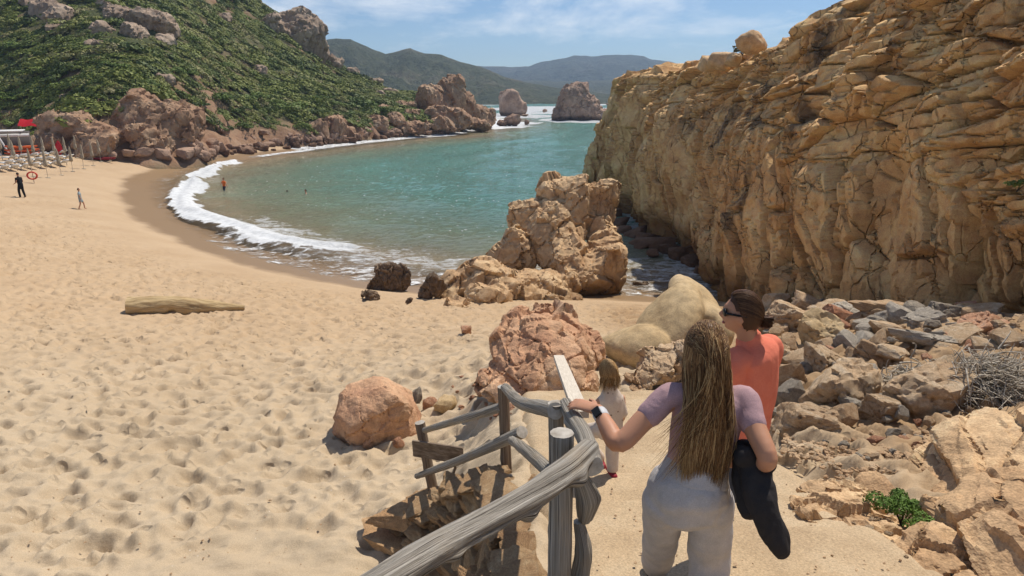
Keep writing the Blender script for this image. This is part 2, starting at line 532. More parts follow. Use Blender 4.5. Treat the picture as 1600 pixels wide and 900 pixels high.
# ------------------------------------------------------------------ sea
BREAK = np.array([(-39.5, 96), (-37.2, 88), (-34.5, 73), (-29.2, 58.5), (-26.2, 52), (-20.5, 46.4), (-15.6, 41.0), (-12.0, 38.9), (-9.0, 38.4)], float)
def make_sea():
    yy = np.concatenate([np.geomspace(26.5, 260, 420), np.geomspace(262, 2600, 70)])
    R, C = len(yy), 350
    Y = np.repeat(yy[:, None], C, 1)
    ss = np.linspace(-1, 1, C)
    X = ss[None, :] * (20 + 0.40 * Y) - 4 - 0.16 * np.minimum(Y, 130)
    x, y = X.ravel(), Y.ravel()
    d = -inland(x, y)                       # distance out to sea
    db = np.abs(dist_poly(x, y, BREAK))
    endk = sstep(-7.5, -11, x) * sstep(96, 88, y)
    nz = fbm2(x, y, 0.22, 4, 70)
    q = np.stack([x, y, x * 0], 1)
    z = 0.10 * fbm(q * 0.16, 3, 71) + 0.07 * fbm(q * np.array([0.5, 0.9, 1]), 4, 72) * sstep(0, 6, d)
    z += 0.05 * fbm(q * np.array([1.6, 2.8, 1]), 2, 76) * sstep(2, 8, d) * sstep(120, 50, y)
    z += 0.16 * np.sin(d * 2 * np.pi / 8.5 + 2.2 * fbm2(x, y, 0.05, 2, 73)) * sstep(4, 9, d) * sstep(80, 20, d) * 0.6
    z += 0.40 * np.exp(-((db - 0.6) / 0.85) ** 2) * endk * (1 + 0.8 * nz)
    z += 0.02 + 0.03 * sstep(0, -2, d) * 0
    z = np.where(d < 2.2, z * sstep(-0.5, 2.2, d) + 0.045 + np.maximum(-d, 0) * 0.10, z)
    # foam: breaker, its wash, surf on rocks, open breakers beyond the headland
    sgn = dist_poly(x, y, BREAK)            # >0 landward
    brk = sstep(1.65, 0.2, np.abs(sgn - 0.4) + 1.2 * nz + 0.5 * fbm2(x, y, 0.9, 3, 78)) * endk
    wash = sstep(7.2, 2.0, np.abs(d - 2.4) + 1.2 * nz) * 0.38 * sstep(-26, -18, x) * sstep(58, 48, y)
    wash = np.maximum(wash, sstep(4.0, 1.0, np.abs(d - 1.6)) * 0.30 * sstep(98, 90, y))
    gut = sstep(4.2, 5.2, x) * sstep(8.5, 2, np.abs(y - 34)) * 0.38
    rocky = sstep(2.2, 0.3, d + 0.8 * nz) * sstep(92, 99, y) * 0.48
    foam = np.maximum.reduce([brk, wash, gut, rocky])
    far = sstep(0.05, 0.35, fbm(q * np.array([0.022, 0.012, 1]), 4, 74) + 0.22) * sstep(215, 275, y) * sstep(-40, -15, x)
    foam = np.maximum(foam, 0.62 * far * sstep(700, 520, y))
    for (cx, cy, r) in ((24, 226, 15), (2, 262, 14), (-2, 186, 7), (-10, 190, 14), (4, 205, 5)):
        dd = np.hypot(x - cx, (y - cy) * 0.7)
        foam = np.maximum(foam, sstep(r + 3, r - 3, dd + 3 * nz) * 0.75)
    foam = np.maximum(foam, sstep(1.8, 0.4, np.abs(x - interp(y, [(29, 9.8), (37, 9.3), (45, 8.9), (57, 8.2), (65, 7.8)])) + nz) * sstep(66, 62, y) * 0.42)
    keep = (d > -3.2) | (y > 180)
    F = grid_faces(R, C)
    F = F[keep[F].all(1)]
    used = np.unique(F)
    mp_ = np.full(len(x), -1); mp_[used] = np.arange(len(used))
    V = np.stack([x, y, z], 1)[used]
    me = mesh_np('sea', V, mp_[F])
    attr(me, 'foam', foam[used])
    attr(me, 'off', d[used])
    n = NB('sea_water')
    co = n.coord()
    off = n.at('off')
    wob = n.noise(co, 0.06, 4, 0.6)
    o2 = n.math('ADD', off, n.math('MULTIPLY', n.math('SUBTRACT', wob, 0.5), 16))
    c = n.ramp(n.math('DIVIDE', o2, 60), [(0.02, (0.36, 0.26, 0.15)), (0.11, (0.27, 0.245, 0.145)), (0.20, (0.29, 0.38, 0.255)), (0.36, (0.20, 0.425, 0.335)), (0.9, (0.185, 0.41, 0.345))])
    patch = n.noise(n.coord((1, 0.5, 1)), 0.09, 5, 0.6)
    c = n.mix(0.5, c, n.ramp(patch, [(0.3, 0.36), (0.7, 0.62)]), 'OVERLAY')
    # lace of foam
    fz = n.math('ADD', n.math('MULTIPLY', n.noise(n.coord((1, 1.2, 1)), 1.4, 7, 0.72, 0.8), 0.75), n.math('MULTIPLY', n.noise(n.coord((0.45, 1.3, 1)), 0.8, 5, 0.7, 1.2), 0.55))
    fm = n.math('SUBTRACT', n.math('ADD', n.at('foam'), fz), 0.98)
    fm = n.ramp(n.math('MULTIPLY', fm, 4.6, True), [(0.0, 0.0), (0.7, 1.0)])
    # sun glitter painted into the colour as scattered white dots
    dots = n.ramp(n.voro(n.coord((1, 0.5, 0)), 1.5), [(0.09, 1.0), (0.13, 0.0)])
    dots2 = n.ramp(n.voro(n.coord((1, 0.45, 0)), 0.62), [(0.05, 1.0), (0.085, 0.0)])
    glint = n.math('MULTIPLY', n.math('MAXIMUM', dots, dots2), n.ramp(n.noise(co, 0.16, 4, 0.6), [(0.40, 0.0), (0.56, 1.0)]))
    fm = n.math('MAXIMUM', fm, n.math('MULTIPLY', glint, n.ramp(n.math('DIVIDE', off, 20), [(0.25, 0.0), (0.6, 0.9)])))  # painted glitter joins the foam mask, away from the shore
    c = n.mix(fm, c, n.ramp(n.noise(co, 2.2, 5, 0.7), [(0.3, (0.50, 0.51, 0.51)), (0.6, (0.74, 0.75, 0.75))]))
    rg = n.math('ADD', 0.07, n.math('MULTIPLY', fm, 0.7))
    h = n.math('ADD', n.noise(n.coord((0.7, 1.3, 1)), 1.5, 8, 0.72), n.math('MULTIPLY', n.noise(n.coord((0.8, 1.2, 1)), 6.5, 4, 0.7), 0.42))
    h = n.math('ADD', h, n.math('MULTIPLY', fm, 0.15))
    h = n.math('MULTIPLY', h, n.ramp(n.math('DIVIDE', off, 20), [(0.1, 0.10), (0.7, 1.0)]))
    n.set(c, rg, n.bump(h, 1.0, 0.8))
    n.b.inputs['Specular IOR Level'].default_value = 0.5
    n.b.inputs['IOR'].default_value = 1.33
    tr = n.n('ShaderNodeBsdfTransparent')
    ms = n.n('ShaderNodeMixShader')
    al = n.ramp(n.math('ADD', n.math('DIVIDE', off, 10), n.math('MULTIPLY', n.noise(co, 0.5, 4), 0.25)), [(0.10, 0.0), (0.55, 1.0)])
    al = n.math('MAXIMUM', al, fm)
    n.l(al, ms.inputs[0]); n.l(tr.outputs[0], ms.inputs[1]); n.l(n.b.outputs[0], ms.inputs[2])
    n.l(ms.outputs[0], n.out.inputs[0])
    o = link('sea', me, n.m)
    tag(o, kind='structure')
make_sea()

# ------------------------------------------------------------------ rock relief shared by cliff, outcrops and boulders
def rot_m(ax, ay, az):
    return np.array(Euler((ax, ay, az)).to_matrix())
def rockify(P, cell, R=None, amp=0.3, crack=0.2, fine=0.05, seed=0, wid=0.12, warp=0.22, sub=0.36, rnd=0.45, parts=False):
    """relief along the normal: tilted blocks parted by recessed joints, in two sizes, and fine relief"""
    cell = np.array(cell, float)
    m = float(cell.mean())
    Q0 = P if R is None else P @ R
    wv = np.stack([fbm(P / m * 0.55 + 3 * k, 2, seed + 90 + k) for k in range(3)], 1)
    Q = Q0 / cell + warp * wv
    F1, F2, ID, D = vor(Q, seed)
    e = F2 - F1
    fade = sstep(-0.35, 0.2, noise3(P / m * 0.5 + 7, seed + 5))
    disp = (hf(ID, 11) - 0.5) * amp
    disp += ((hf(ID, 12) - 0.5) * D[:, 0] + (hf(ID, 13) - 0.5) * D[:, 1] + (hf(ID, 14) - 0.5) * D[:, 2]) * amp * 1.5
    cut = crack * (1 - sstep(0, wid, e)) * (0.3 + 0.7 * fade) + crack * rnd * (1 - sstep(0, wid * 4, e)) ** 2
    if sub:
        Q2 = Q0 / (cell * sub) + warp * 1.5 * wv
        G1, G2, ID2, D2 = vor(Q2, seed + 3)
        e2 = G2 - G1
        k2 = sstep(-0.15, 0.25, noise3(P / m * 0.8 + 31, seed + 6))
        disp += (hf(ID2, 11) - 0.5) * amp * 0.34 * (0.3 + 0.7 * k2)
        cut += crack * 0.5 * (1 - sstep(0, wid * 1.4, e2)) * k2
    disp += fine * fbm(P / m * 2.2, 5, seed + 8, 0.58)
    if parts: return disp, ID, cut
    return disp - cut, ID
def facet(V, N, ids, k):
    """flatten every block towards its own mean plane, as broken rock is"""
    u, inv = np.unique(ids, return_inverse=True)
    c = np.bincount(inv).astype(float)
    mp_ = np.stack([np.bincount(inv, V[:, i]) / c for i in range(3)], 1)
    mn = np.stack([np.bincount(inv, N[:, i]) / c for i in range(3)], 1)
    ln = np.linalg.norm(mn, axis=1, keepdims=True)
    q = np.clip((ln[:, 0] - 0.45) / 0.3, 0, 1)
    mn = mn / (ln + 1e-9)
    h = ((V - mp_[inv]) * mn[inv]).sum(1)
    return V - mn[inv] * (h * k * q[inv])[:, None]
def split_parts(root, name, V, F, ids, mat, base, maxp=120, minf=30, attrs=None, sharp=0.55):
    """each block between joints becomes its own child; the crumbs stay joined"""
    fid = ids[F[:, 0]]
    u, inv, cnt = np.unique(fid, return_inverse=True, return_counts=True)
    order = np.argsort(-cnt)
    big = [i for i in order[:maxp] if cnt[i] >= minf]
    rest = np.ones(len(F), bool)
    def emit(nm, sel, stuff=False):
        f = F[sel]
        used, g = np.unique(f, return_inverse=True)
        me = mesh_np(nm, V[used] - np.array(base), g.reshape(f.shape), True, sharp)
        if attrs:
            for k, a in attrs.items(): attr(me, k, a[used])
        o = link(nm, me, mat, root)
        if stuff: o['kind'] = 'stuff'
    srt = np.argsort(inv, kind='stable')
    st = np.concatenate([[0], np.cumsum(cnt)])
    for i in big:
        sel = srt[st[i]:st[i + 1]]
        rest[sel] = False
        emit(name, sel)
    if rest.any():
        emit('rock_crumbs', np.nonzero(rest)[0], True)
def vnormals(V, F):
    a, b, c = V[F[:, 0]], V[F[:, 1]], V[F[:, 2]]
    fn = np.cross(b - a, c - a)
    if F.shape[1] == 4:
        fn = fn + np.cross(c - a, V[F[:, 3]] - a)
    N = np.zeros_like(V)
    for k in range(F.shape[1]):
        np.add.at(N, F[:, k], fn)
    return N / (np.linalg.norm(N, axis=1, keepdims=True) + 1e-12)

# ------------------------------------------------------------------ the cliff on the right
CB = np.array([(30, 76), (16, 72.5), (10.5, 69.5), (8.2, 66.5), (7.7, 63), (8.1, 57), (8.8, 45), (9.2, 37), (9.7, 28), (10.0, 20), (10.0, 14), (10.3, 9), (11.2, 4), (13, -2), (17, -7)], float)
def make_cliff():
    seg = np.hypot(*np.diff(CB, axis=0).T)
    s = np.concatenate([[0], np.cumsum(seg)])
    L = s[-1]
    # finer steps nearer the camera
    s_ctr = np.linspace(0, L, 4000)
    yb = np.interp(s_ctr, s, CB[:, 1])
    dens = np.where(yb > 11, 1.0 / np.clip(np.hypot(yb, 10) * 0.0015, 0.024, 0.12), 7.0) * np.where(s_ctr < 12, 0.4, 1)
    cum = np.concatenate([[0], np.cumsum((dens[1:] + dens[:-1]) / 2 * np.diff(s_ctr))])
    C = 840
    su = np.interp(np.linspace(0, cum[-1], C), cum, s_ctr)
    k = 4.0
    def smooth_at(col):
        return (np.interp(su - k, s, CB[:, col]) + 2 * np.interp(su, s, CB[:, col]) + np.interp(su + k, s, CB[:, col]) + np.interp(su - k / 2, s, CB[:, col]) * 2 + np.interp(su + k / 2, s, CB[:, col]) * 2) / 8
    bx, by = smooth_at(0), smooth_at(1)
    tx, ty = np.gradient(bx), np.gradient(by)
    ln = np.hypot(tx, ty)
    nx, ny = -ty / ln, tx / ln                 # towards the rock mass
    top = interp(-by, [(-90, 5), (-76, 8.0), (-70, 9.4), (-65, 10.3), (-52, 10.5), (-45, 10.35), (-39, 10.5), (-35.5, 10.9), (-31.5, 11.1), (-30, 11.9), (-27, 12.4), (-20, 13.6), (-10, 14.2), (5, 14)])
    R = 365
    wv = np.concatenate([np.linspace(0, 1, 325), 1 + np.linspace(0, 1, 41)[1:] ** 1.4])
    bot = interp(by, [(0, 4.0), (12, 3.6), (20, 1.8), (27, 0.0), (32, -0.8), (80, -1.2)])
    f = np.minimum(wv, 1)[:, None]
    over = np.maximum(wv - 1, 0)[:, None]
    Z = bot[None, :] + (top - bot)[None, :] * f + over * 1.6
    hrel = np.clip(Z / 11.0, 0, 1.3)
    setb = 0.9 * f ** 2.2 + 1.3 * sstep(0.55, 1.0, f) * interp(by, [(15, 1.4), (30, 1.2), (40, 1.0), (60, 0.5)])[None, :]
    setb = setb + over * 14 + 0.6 * sstep(0.96, 1.0, f)
    X = bx[None, :] + nx[None, :] * setb
    Y = by[None, :] + ny[None, :] * setb
    x, y, z = X.ravel(), Y.ravel(), Z.ravel()
    U = np.repeat(su[None, :], R, 0).ravel()     # grows towards the camera
    V = z
    ff = np.repeat(f, C, 1).ravel()
    P2 = np.stack([U, V, U * 0], 1)
    # buttresses and gullies
    disp = 1.7 * fbm(np.stack([U * 0.12, V * 0.045, U * 0], 1), 3, 101) + 0.7 * fbm(np.stack([U * 0.4, V * 0.22, U * 0], 1), 3, 102)
    # two regimes: tall jointed columns below, dipping beds above
    dip = 0.30
    b = V - dip * (U - 60)
    a = U + dip * V
    upm = sstep(-0.12, 0.16, (V - interp(y, [(10, 6.3), (22, 7.2), (35, 7.8), (60, 8.6)])) / 6 + 0.35 * noise3(P2 * 0.22, 103) )
    lo = np.stack([a * 1.0, V * 1.0 + 0.15 * U, U * 0 + 0.5], 1)
    dl, idl, cl_ = rockify(lo, (1.3, 2.8, 9), None, 0.58, 0.48, 0.08, 110, 0.055, 0.26, 0.42, 0.07, True)
    up = np.stack([a, b, U * 0 + 4.5], 1)
    du, idu, cu_ = rockify(up, (2.7, 0.85, 9), None, 0.52, 0.38, 0.07, 120, 0.075, 0.24, 0.42, 0.07, True)
    # stepped beds: each bed stands back from the one below it
    bb = b / 1.15 + 0.35 * noise3(P2 * 0.25, 104)
    fr = bb - np.floor(bb)
    step = (sstep(0.0, 0.22, fr) - fr) * 0.42
    du = du - step * (0.35 + 0.65 * sstep(-0.3, 0.3, noise3(P2 * 0.35, 105)))
    disp = disp + dl * (1 - upm) + du * upm
    # beds also mark the lower wall faintly
    disp -= step * 0.35 * (1 - upm) * sstep(-0.1, 0.3, noise3(P2 * 0.3, 106))
    disp += 0.035 * fbm(P2 * 3.0, 4, 107, 0.6)
    ids = np.where(upm > 0.5, idu, idl)
    # hollow at the foot where the sea works
    disp -= 0.5 * sstep(1.6, 0.2, z) * sstep(26, 34, y) * (0.6 + 0.8 * noise3(P2 * 0.5, 108))
    damp = 1 - 0.5 * sstep(0.98, 1.0, ff)
    nnx = np.repeat(nx[None, :], R, 0).ravel(); nny = np.repeat(ny[None, :], R, 0).ravel()
    x = x - nnx * disp * damp
    y = y - nny * disp * damp
    topm = sstep(0.99, 1.0, ff)
    z = z + topm * (0.5 * fbm(np.stack([x * 0.5, y * 0.5, x * 0], 1), 4, 109) + 0.35 * (disp)) + 0.12 * disp * sstep(0.4, 0.9, ff)
    st = sstep(0.9, 0.2, np.abs((U - 63) * 0.5 - (V - 8.5) * 0.9) / 2.0) * sstep(5, 7.5, V)
    # dark lichen streaks run down the joints
    def streak(u0, v0, ru, rv, sl):
        du_ = (U - u0) - sl * (V - v0)
        return np.exp(-(du_ / ru) ** 2 - ((V - v0) / rv) ** 2)
    ucam = lambda yy: float(np.interp(-yy, -by, su))
    st = np.zeros_like(U)
    for (yy, v0, ru, rv, sl) in ((27.5, 11.2, 1.3, 1.8, -0.5), (30, 8.6, 1.5, 1.7, -0.7), (26, 10.2, 0.9, 2.4, -0.6), (33, 7.4, 1.3, 1.2, -0.5), (28.0, 4.6, 0.8, 1.3, 0), (24.0, 7.8, 0.5, 2.0, -0.6), (38, 7.6, 1.4, 0.8, 0), (20, 10.5, 0.5, 2.2, -0.4), (17, 12.0, 1.5, 1.5, -0.6)):
        st = np.maximum(st, streak(ucam(yy), v0, ru, rv, sl))
    st = np.clip(st * 1.5, 0, 1)
    st = np.maximum(st, 0.35 * sstep(0.15, 0.5, noise3(P2 * 0.3, 111)))
    Vv = np.stack([x, y, z], 1)
    Fc = grid_faces(R, C)[:, ::-1]
    Nv = vnormals(Vv, Fc)
    cut = (cl_ * (1 - upm) + cu_ * upm)
    lo2 = np.where(upm[:, None] > 0.5, up / np.array([0.9, 0.30, 9]), lo / np.array([0.42, 0.8, 9])) + np.stack([0.25 * noise3(P2 * 1.1, 131), 0.25 * noise3(P2 * 1.1, 132), U * 0], 1)
    lo2[:, 2] = 0.5
    S1, S2, sid, _ = vor(lo2, 133)
    kk = sstep(-0.2, 0.25, noise3(P2 * 0.45, 134))
    cut = cut + 0.15 * (1 - sstep(0, 0.10, S2 - S1)) * kk - 0.20 * (hf(sid, 5) - 0.5) * (0.35 + 0.65 * kk)
    OUT = np.stack([-nnx, -nny, np.full_like(nnx, 0.12)], 1)
    Vv = Vv - OUT * (cut * damp)[:, None]
    root = thing('cliff', 'tall jointed orange granite cliff walling the right side of the cove', 'cliff', (9.6, 28, 0))
    split_parts(root, 'rock_block', Vv, Fc, ids, M['cliff'], (9.6, 28, 0), 300, 40, {'stain': st}, 0.8)
make_cliff()

# ------------------------------------------------------------------ hillside on the left
HC = []
def hp(px, py, Y): HC.append(at(px, py, Y=Y))
for a in ((0, 225, 88), (0, 150, 97), (0, 80, 109), (0, 0, 122), (0, -140, 150), (-120, 215, 92), (-150, 100, 112), (-150, 0, 130), (-150, -150, 160),
          (60, 232, 82), (120, 238, 78), (120, 165, 82.5), (150, 120, 90), (150, 60, 103), (150, 0, 120), (150, -130, 148),
          (200, 243, 78), (250, 240, 81), (250, 160, 86), (250, 100, 101), (250, 50, 115), (250, 0, 130), (250, -110, 155),
          (330, 242, 90), (330, 185, 99), (330, 120, 114), (330, 60, 131), (330, 0, 149), (330, -60, 165),
          (400, 236, 102), (400, 190, 110), (400, 130, 126), (400, 70, 143), (400, 12, 165),
          (460, 230, 109), (460, 182, 117), (460, 135, 133), (460, 92, 150), (462, 45, 168),
          (510, 226, 116), (510, 182, 123), (510, 142, 139), (510, 108, 168), (510, 95, 180),
          (560, 222, 124), (560, 188, 131), (560, 150, 150), (560, 122, 185),
          (620, 216, 134), (620, 188, 141), (620, 165, 156), (620, 145, 190),
          (680, 212, 143), (680, 188, 149), (680, 172, 160), (690, 160, 176), (750, 186, 182), (762, 198, 178)):
    hp(*a)
HC += [Vector(p) for p in ((-30, 235, 1), (-62, 240, 6), (-95, 230, 16), (-8, 220, -3), (2, 195, -4), (4, 180, -4), (-3, 165, -4), (-8, 145, -4), (-15, 132, -3.5), (-22, 118, -3.5),
                           (-29, 102, -3), (-33, 90, -2), (-36, 78, 0), (-40, 70, 0.5), (-50, 70, 1.0), (-62, 74, 1.4), (-80, 80, 3))]
_c = np.array(HC)[:, :2]; _z = np.array(HC)[:, 2]
def _tps(r2):
    return 0.5 * r2 * np.log(r2 + 1e-9)
_n = len(_c)
_K = _tps(((_c[:, None] - _c[None]) ** 2).sum(2)) + np.eye(_n) * 6.0
_P = np.concatenate([np.ones((_n, 1)), _c], 1)
_A = np.block([[_K, _P], [_P.T, np.zeros((3, 3))]])
_w = np.linalg.solve(_A, np.concatenate([_z, np.zeros(3)]))
def hill(x, y):
    x = np.asarray(x, float); y = np.asarray(y, float)
    q = np.stack([x.ravel(), y.ravel()], 1)
    r = np.zeros(len(q))
    for i in range(0, len(q), 20000):
        qq = q[i:i + 20000]
        r[i:i + 20000] = _tps(((qq[:, None] - _c[None]) ** 2).sum(2)) @ _w[:_n] + _w[_n] + qq @ _w[_n + 1:]
    return r.reshape(x.shape)
def hill_exact(x, y):
    z = hill(x, y)
    return z + 1.1 * fbm2(x, y, 0.07, 4, 201) * sstep(1.5, 5, z) + 0.25 * fbm2(x, y, 0.5, 3, 202) * sstep(0.5, 3, z)
_hx = np.arange(-130, 20, 0.8); _hy = np.arange(60, 262, 0.8)
_HX, _HY = np.meshgrid(_hx, _hy)
_HG = hill_exact(_HX, _HY)
_HG = _HG - 1.3 * sstep(3.2, 1.2, _HG)
_HB = hill(_HX, _HY)
def _look(G, x, y):
    x = np.asarray(x, float); y = np.asarray(y, float)
    u = np.clip((x + 130) / 0.8, 0, len(_hx) - 1.01); v = np.clip((y - 60) / 0.8, 0, len(_hy) - 1.01)
    i, j = u.astype(int), v.astype(int)
    a, b_ = u - i, v - j
    return (G[j, i] * (1 - a) + G[j, i + 1] * a) * (1 - b_) + (G[j + 1, i] * (1 - a) + G[j + 1, i + 1] * a) * b_
def hill_n(x, y):
    return _look(_HG, x, y)
def hill(x, y):
    return _look(_HB, x, y)
def make_hill():
    xs = np.arange(-118, 8, 0.75); ys = np.arange(68, 242, 0.75)
    X, Y = np.meshgrid(xs, ys)
    x, y = X.ravel(), Y.ravel()
    z = hill_n(x, y) + 0.12 * fbm2(x, y, 0.9, 3, 209)
    V = np.stack([x, y, z], 1)
    F = grid_faces(len(ys), len(xs))
    N = vnormals(V, F)
    steep = sstep(0.86, 0.62, N[:, 2])
    dd, _ = rockify(V, (2.6, 2.6, 2.2), rot_m(0.3, 0.2, 0.5), 1.1, 0.5, 0.3, 205)
    low = sstep(6.5, 2.5, z - 1.5 * fbm2(x, y, 0.1, 2, 207))
    rk = np.clip(np.maximum(steep, low), 0, 1) * sstep(-0.5, 1.0, z)
    V = V + N * (dd * (0.25 + 0.75 * rk))[:, None]
    me = mesh_np('hillside', V, F)
    attr(me, 'rock', rk)
    n = NB('hillside_ground')
    co = n.coord()
    a = n.noise(co, 0.35, 6, 0.65)
    rc = n.ramp(a, [(0.3, (0.235, 0.125, 0.075)), (0.55, (0.34, 0.21, 0.13)), (0.75, (0.42, 0.30, 0.20))])
    gc = n.ramp(n.noise(co, 0.9, 6, 0.7), [(0.3, (0.035, 0.045, 0.018)), (0.55, (0.075, 0.085, 0.03)), (0.75, (0.17, 0.14, 0.075))])
    n.set(n.mix(n.at('rock'), gc, rc), 0.95, n.bump(n.noise(co, 2.2, 6, 0.7), 0.8, 0.3))
    tag(link('hillside', me, n.m), kind='structure')
make_hill()

# ------------------------------------------------------------------ far ridges across the bay
def ridge(name, sky_pts, Yr, Yf, seed, cols, cut=0.0):
    px = np.array([p[0] for p in sky_pts], float)
    pts = [at(p[0], p[1], Y=Yr) for p in sky_pts]
    C, R = 280, 56
    xs = np.linspace(pts[0].x, pts[-1].x, C)
    zt = np.interp(xs, [p.x for p in pts], [p.z for p in pts])
    zt = zt + Yr * 0.0018 * fbm(np.stack([xs / Yr * 40, xs * 0, xs * 0], 1), 4, seed)
    v = np.linspace(0, 1, R)[:, None]
    prof = v ** 1.15
    Y = Yf + (Yr - Yf) * v + 0 * xs[None]
    Xg = xs[None] * (Y / Yr)
    Z = -1.0 + zt[None] * prof
    q = np.stack([Xg.ravel() / Yr * 22, Y.ravel() / Yr * 16, Xg.ravel() * 0], 1)
    gl = fbm(q, 6, seed + 3, 0.56).reshape(Xg.shape)
    Z = Z + gl * zt[None] * 0.55 * (v * (1 - v)) * 2.2
    back = np.stack([xs * 1.1, np.full(C, Yr * 1.15), zt * 0.3], 1)
    V = np.concatenate([np.stack([Xg.ravel(), Y.ravel(), Z.ravel()], 1), back])
    me = mesh_np(name, V, grid_faces(R + 1, C))
    n = NB(name + '_scrub')
    co = n.coord((1, 1, 1))
    k = 1000.0 / Yr
    a = n.noise(co, 0.012 * k, 8, 0.72)
    b = n.noise(co, 0.16 * k, 5, 0.75)
    c = n.ramp(a, [(0.3, cols[0]), (0.52, cols[1]), (0.72, cols[2])])
    c = n.mix(0.75, c, n.ramp(b, [(0.35, 0.2), (0.62, 0.72)]), 'OVERLAY')
    n.set(c, 0.95, n.bump(b, 1.0, 8.0 / k))
    tag(link(name, me, n.m), kind='structure')
ridge('far_hills', [(380, 75), (505, 62), (525, 58), (548, 60), (575, 72), (602, 83), (622, 78), (641, 73), (662, 82), (690, 84), (725, 97), (752, 103), (790, 119), (840, 131), (900, 139), (960, 146)], 720, 480, 301,
      ((0.045, 0.055, 0.025), (0.075, 0.085, 0.04), (0.20, 0.16, 0.11)))
ridge('distant_mountains', [(560, 112), (700, 104), (752, 102), (800, 104), (826, 103), (846, 96), (880, 91), (898, 86), (930, 87), (962, 85), (1004, 86), (1016, 92), (1050, 96), (1072, 103), (1110, 112), (1200, 122), (1500, 128), (1900, 132)], 1900, 1350, 311,
      ((0.05, 0.06, 0.035), (0.07, 0.08, 0.05), (0.12, 0.11, 0.08)))
ridge('coastal_plain', [(640, 128), (760, 124), (880, 126), (1000, 124), (1100, 126), (1500, 128), (1900, 130)], 1320, 800, 321,
      ((0.045, 0.055, 0.025), (0.085, 0.09, 0.045), (0.24, 0.20, 0.12)))

# ------------------------------------------------------------------ stones and outcrops
_ICO = {}
def ico(sub):
    if sub not in _ICO:
        bm = bmesh.new()
        bmesh.ops.create_icosphere(bm, subdivisions=sub, radius=1.0)
        V = np.array([v.co[:] for v in bm.verts]); F = np.array([[v.index for v in f.verts] for f in bm.faces])
        bm.free()
        _ICO[sub] = (V / np.linalg.norm(V, axis=1, keepdims=True), F)
    return _ICO[sub]
def stone_v(seed, sub=3, k=16, npl=13, rough=0.05, planes=None):
    """a broken block: soft intersection of random planes, roughened; half extents about 1"""
    D, F = ico(sub)
    r = np.random.default_rng(seed)
    n = r.normal(size=(npl, 3))
    n = np.concatenate([n, np.eye(3) + r.normal(size=(3, 3)) * 0.22, -np.eye(3) + r.normal(size=(3, 3)) * 0.22])
    d = r.uniform(0.78, 1.08, len(n))
    if planes:
        n = np.array([p[:3] for p in planes], float); d = np.array([p[3] for p in planes])
    n /= np.linalg.norm(n, axis=1, keepdims=True)
    s = (np.maximum(D @ n.T, 0) / d) ** k
    rad = s.sum(1) ** (-1.0 / k)
    V = D * rad[:, None]
    V = V * (1 + rough * fbm(V * 2.0 + seed * 1.7, 4, seed % 997, 0.6)[:, None] * 2)
    return V, F
def stone_mesh(name, seed, sub=3, k=18, npl=12, rough=0.05, smooth=False):
    V, F = stone_v(seed, sub, k, npl, rough)
    return mesh_np(name, V, F, smooth)
def xf(V, c, half, rot=(0, 0, 0)):
    return (V * np.array(half)) @ rot_m(*rot).T + np.array(c)
def blk(px, py, Y, wp, hp_, dep, rot=(0, 0, 0), seed=None, k=10):
    c = at(px, py, Y=Y)
    t = depth_of(c)
    return (c, (wp / 2 * t / FPX, dep / 2, hp_ / 2 * t / FPX), rot, seed, k)
def outcrop(name, label, cat, blocks, voxel, mat, cell, R=None, amp=0.3, crack=0.2, fine=0.06, seed=0, wid=0.08, part='rock_block', maxp=60, minf=60, group=None, sub=0.4, rnd=0.5, rough=0.06):
    Vs, Fs, o = [], [], 0
    for i, (c, hlf, rot, sd, k) in enumerate(blocks):
        if isinstance(sd, list): V, F = stone_v(7, 5, k, 12, rough, sd)
        else: V, F = stone_v((sd if sd is not None else seed * 31 + i * 7 + 1), 4, k, 12, rough)
        Vs.append(xf(V, c, hlf, rot)); Fs.append(F + o); o += len(V)
    V, F = evaluate(mesh_np('tmp', np.concatenate(Vs), np.concatenate(Fs)), [('REMESH', dict(mode='VOXEL', voxel_size=voxel))])
    base = np.array([(V[:, 0].min() + V[:, 0].max()) / 2, (V[:, 1].min() + V[:, 1].max()) / 2, V[:, 2].min()])
    N = vnormals(V, F)
    if crack > 0:
        cv = np.array(cell, float)
        Q0 = (V if R is None else V @ R)
        m_ = float(cv.mean())
        wv = np.stack([fbm(V / m_ * 0.5 + 5 * q, 2, seed + 70 + q) for q in range(3)], 1)
        F1, F2, ids, _ = vor(Q0 / cv + 0.16 * wv, seed)
        V = facet(V, N, ids, 0.8)
        G1, G2, id2, _ = vor(Q0 / (cv * sub) + 0.2 * wv, seed + 3)
        V = facet(V, N, (ids.astype(np.int64) << 20) ^ (id2.astype(np.int64) & 0xfffff), 0.55)
        fade = sstep(-0.3, 0.25, noise3(V / m_ * 0.5 + 7, seed + 5))
        e, e2 = F2 - F1, G2 - G1
        dd = (hf(ids, 11) - 0.5) * amp - crack * (1 - sstep(0, wid, e)) * (0.25 + 0.75 * fade) + (hf(id2, 11) - 0.5) * amp * 0.4 - crack * 0.35 * (1 - sstep(0, wid * 1.3, e2)) * (1 - fade)
        dd = dd + fine * fbm(V / m_ * 2.5, 5, seed + 8, 0.6)
    else:
        dd = fine * fbm(V / np.mean(cell) * 1.2, 4, seed, 0.45); _, _, ids, _ = vor(V / (np.array(cell) * 3), seed)
    V = V + N * dd[:, None]
    root = thing(name, label, cat, tuple(base), group=group)
    if maxp == 0:
        link('rock_mass', mesh_np('rock_mass', V - base, F, True, 0.55 if crack > 0 else None), mat, root)
    else:
        split_parts(root, part, V, F, ids, mat, base, maxp, minf)
    return root

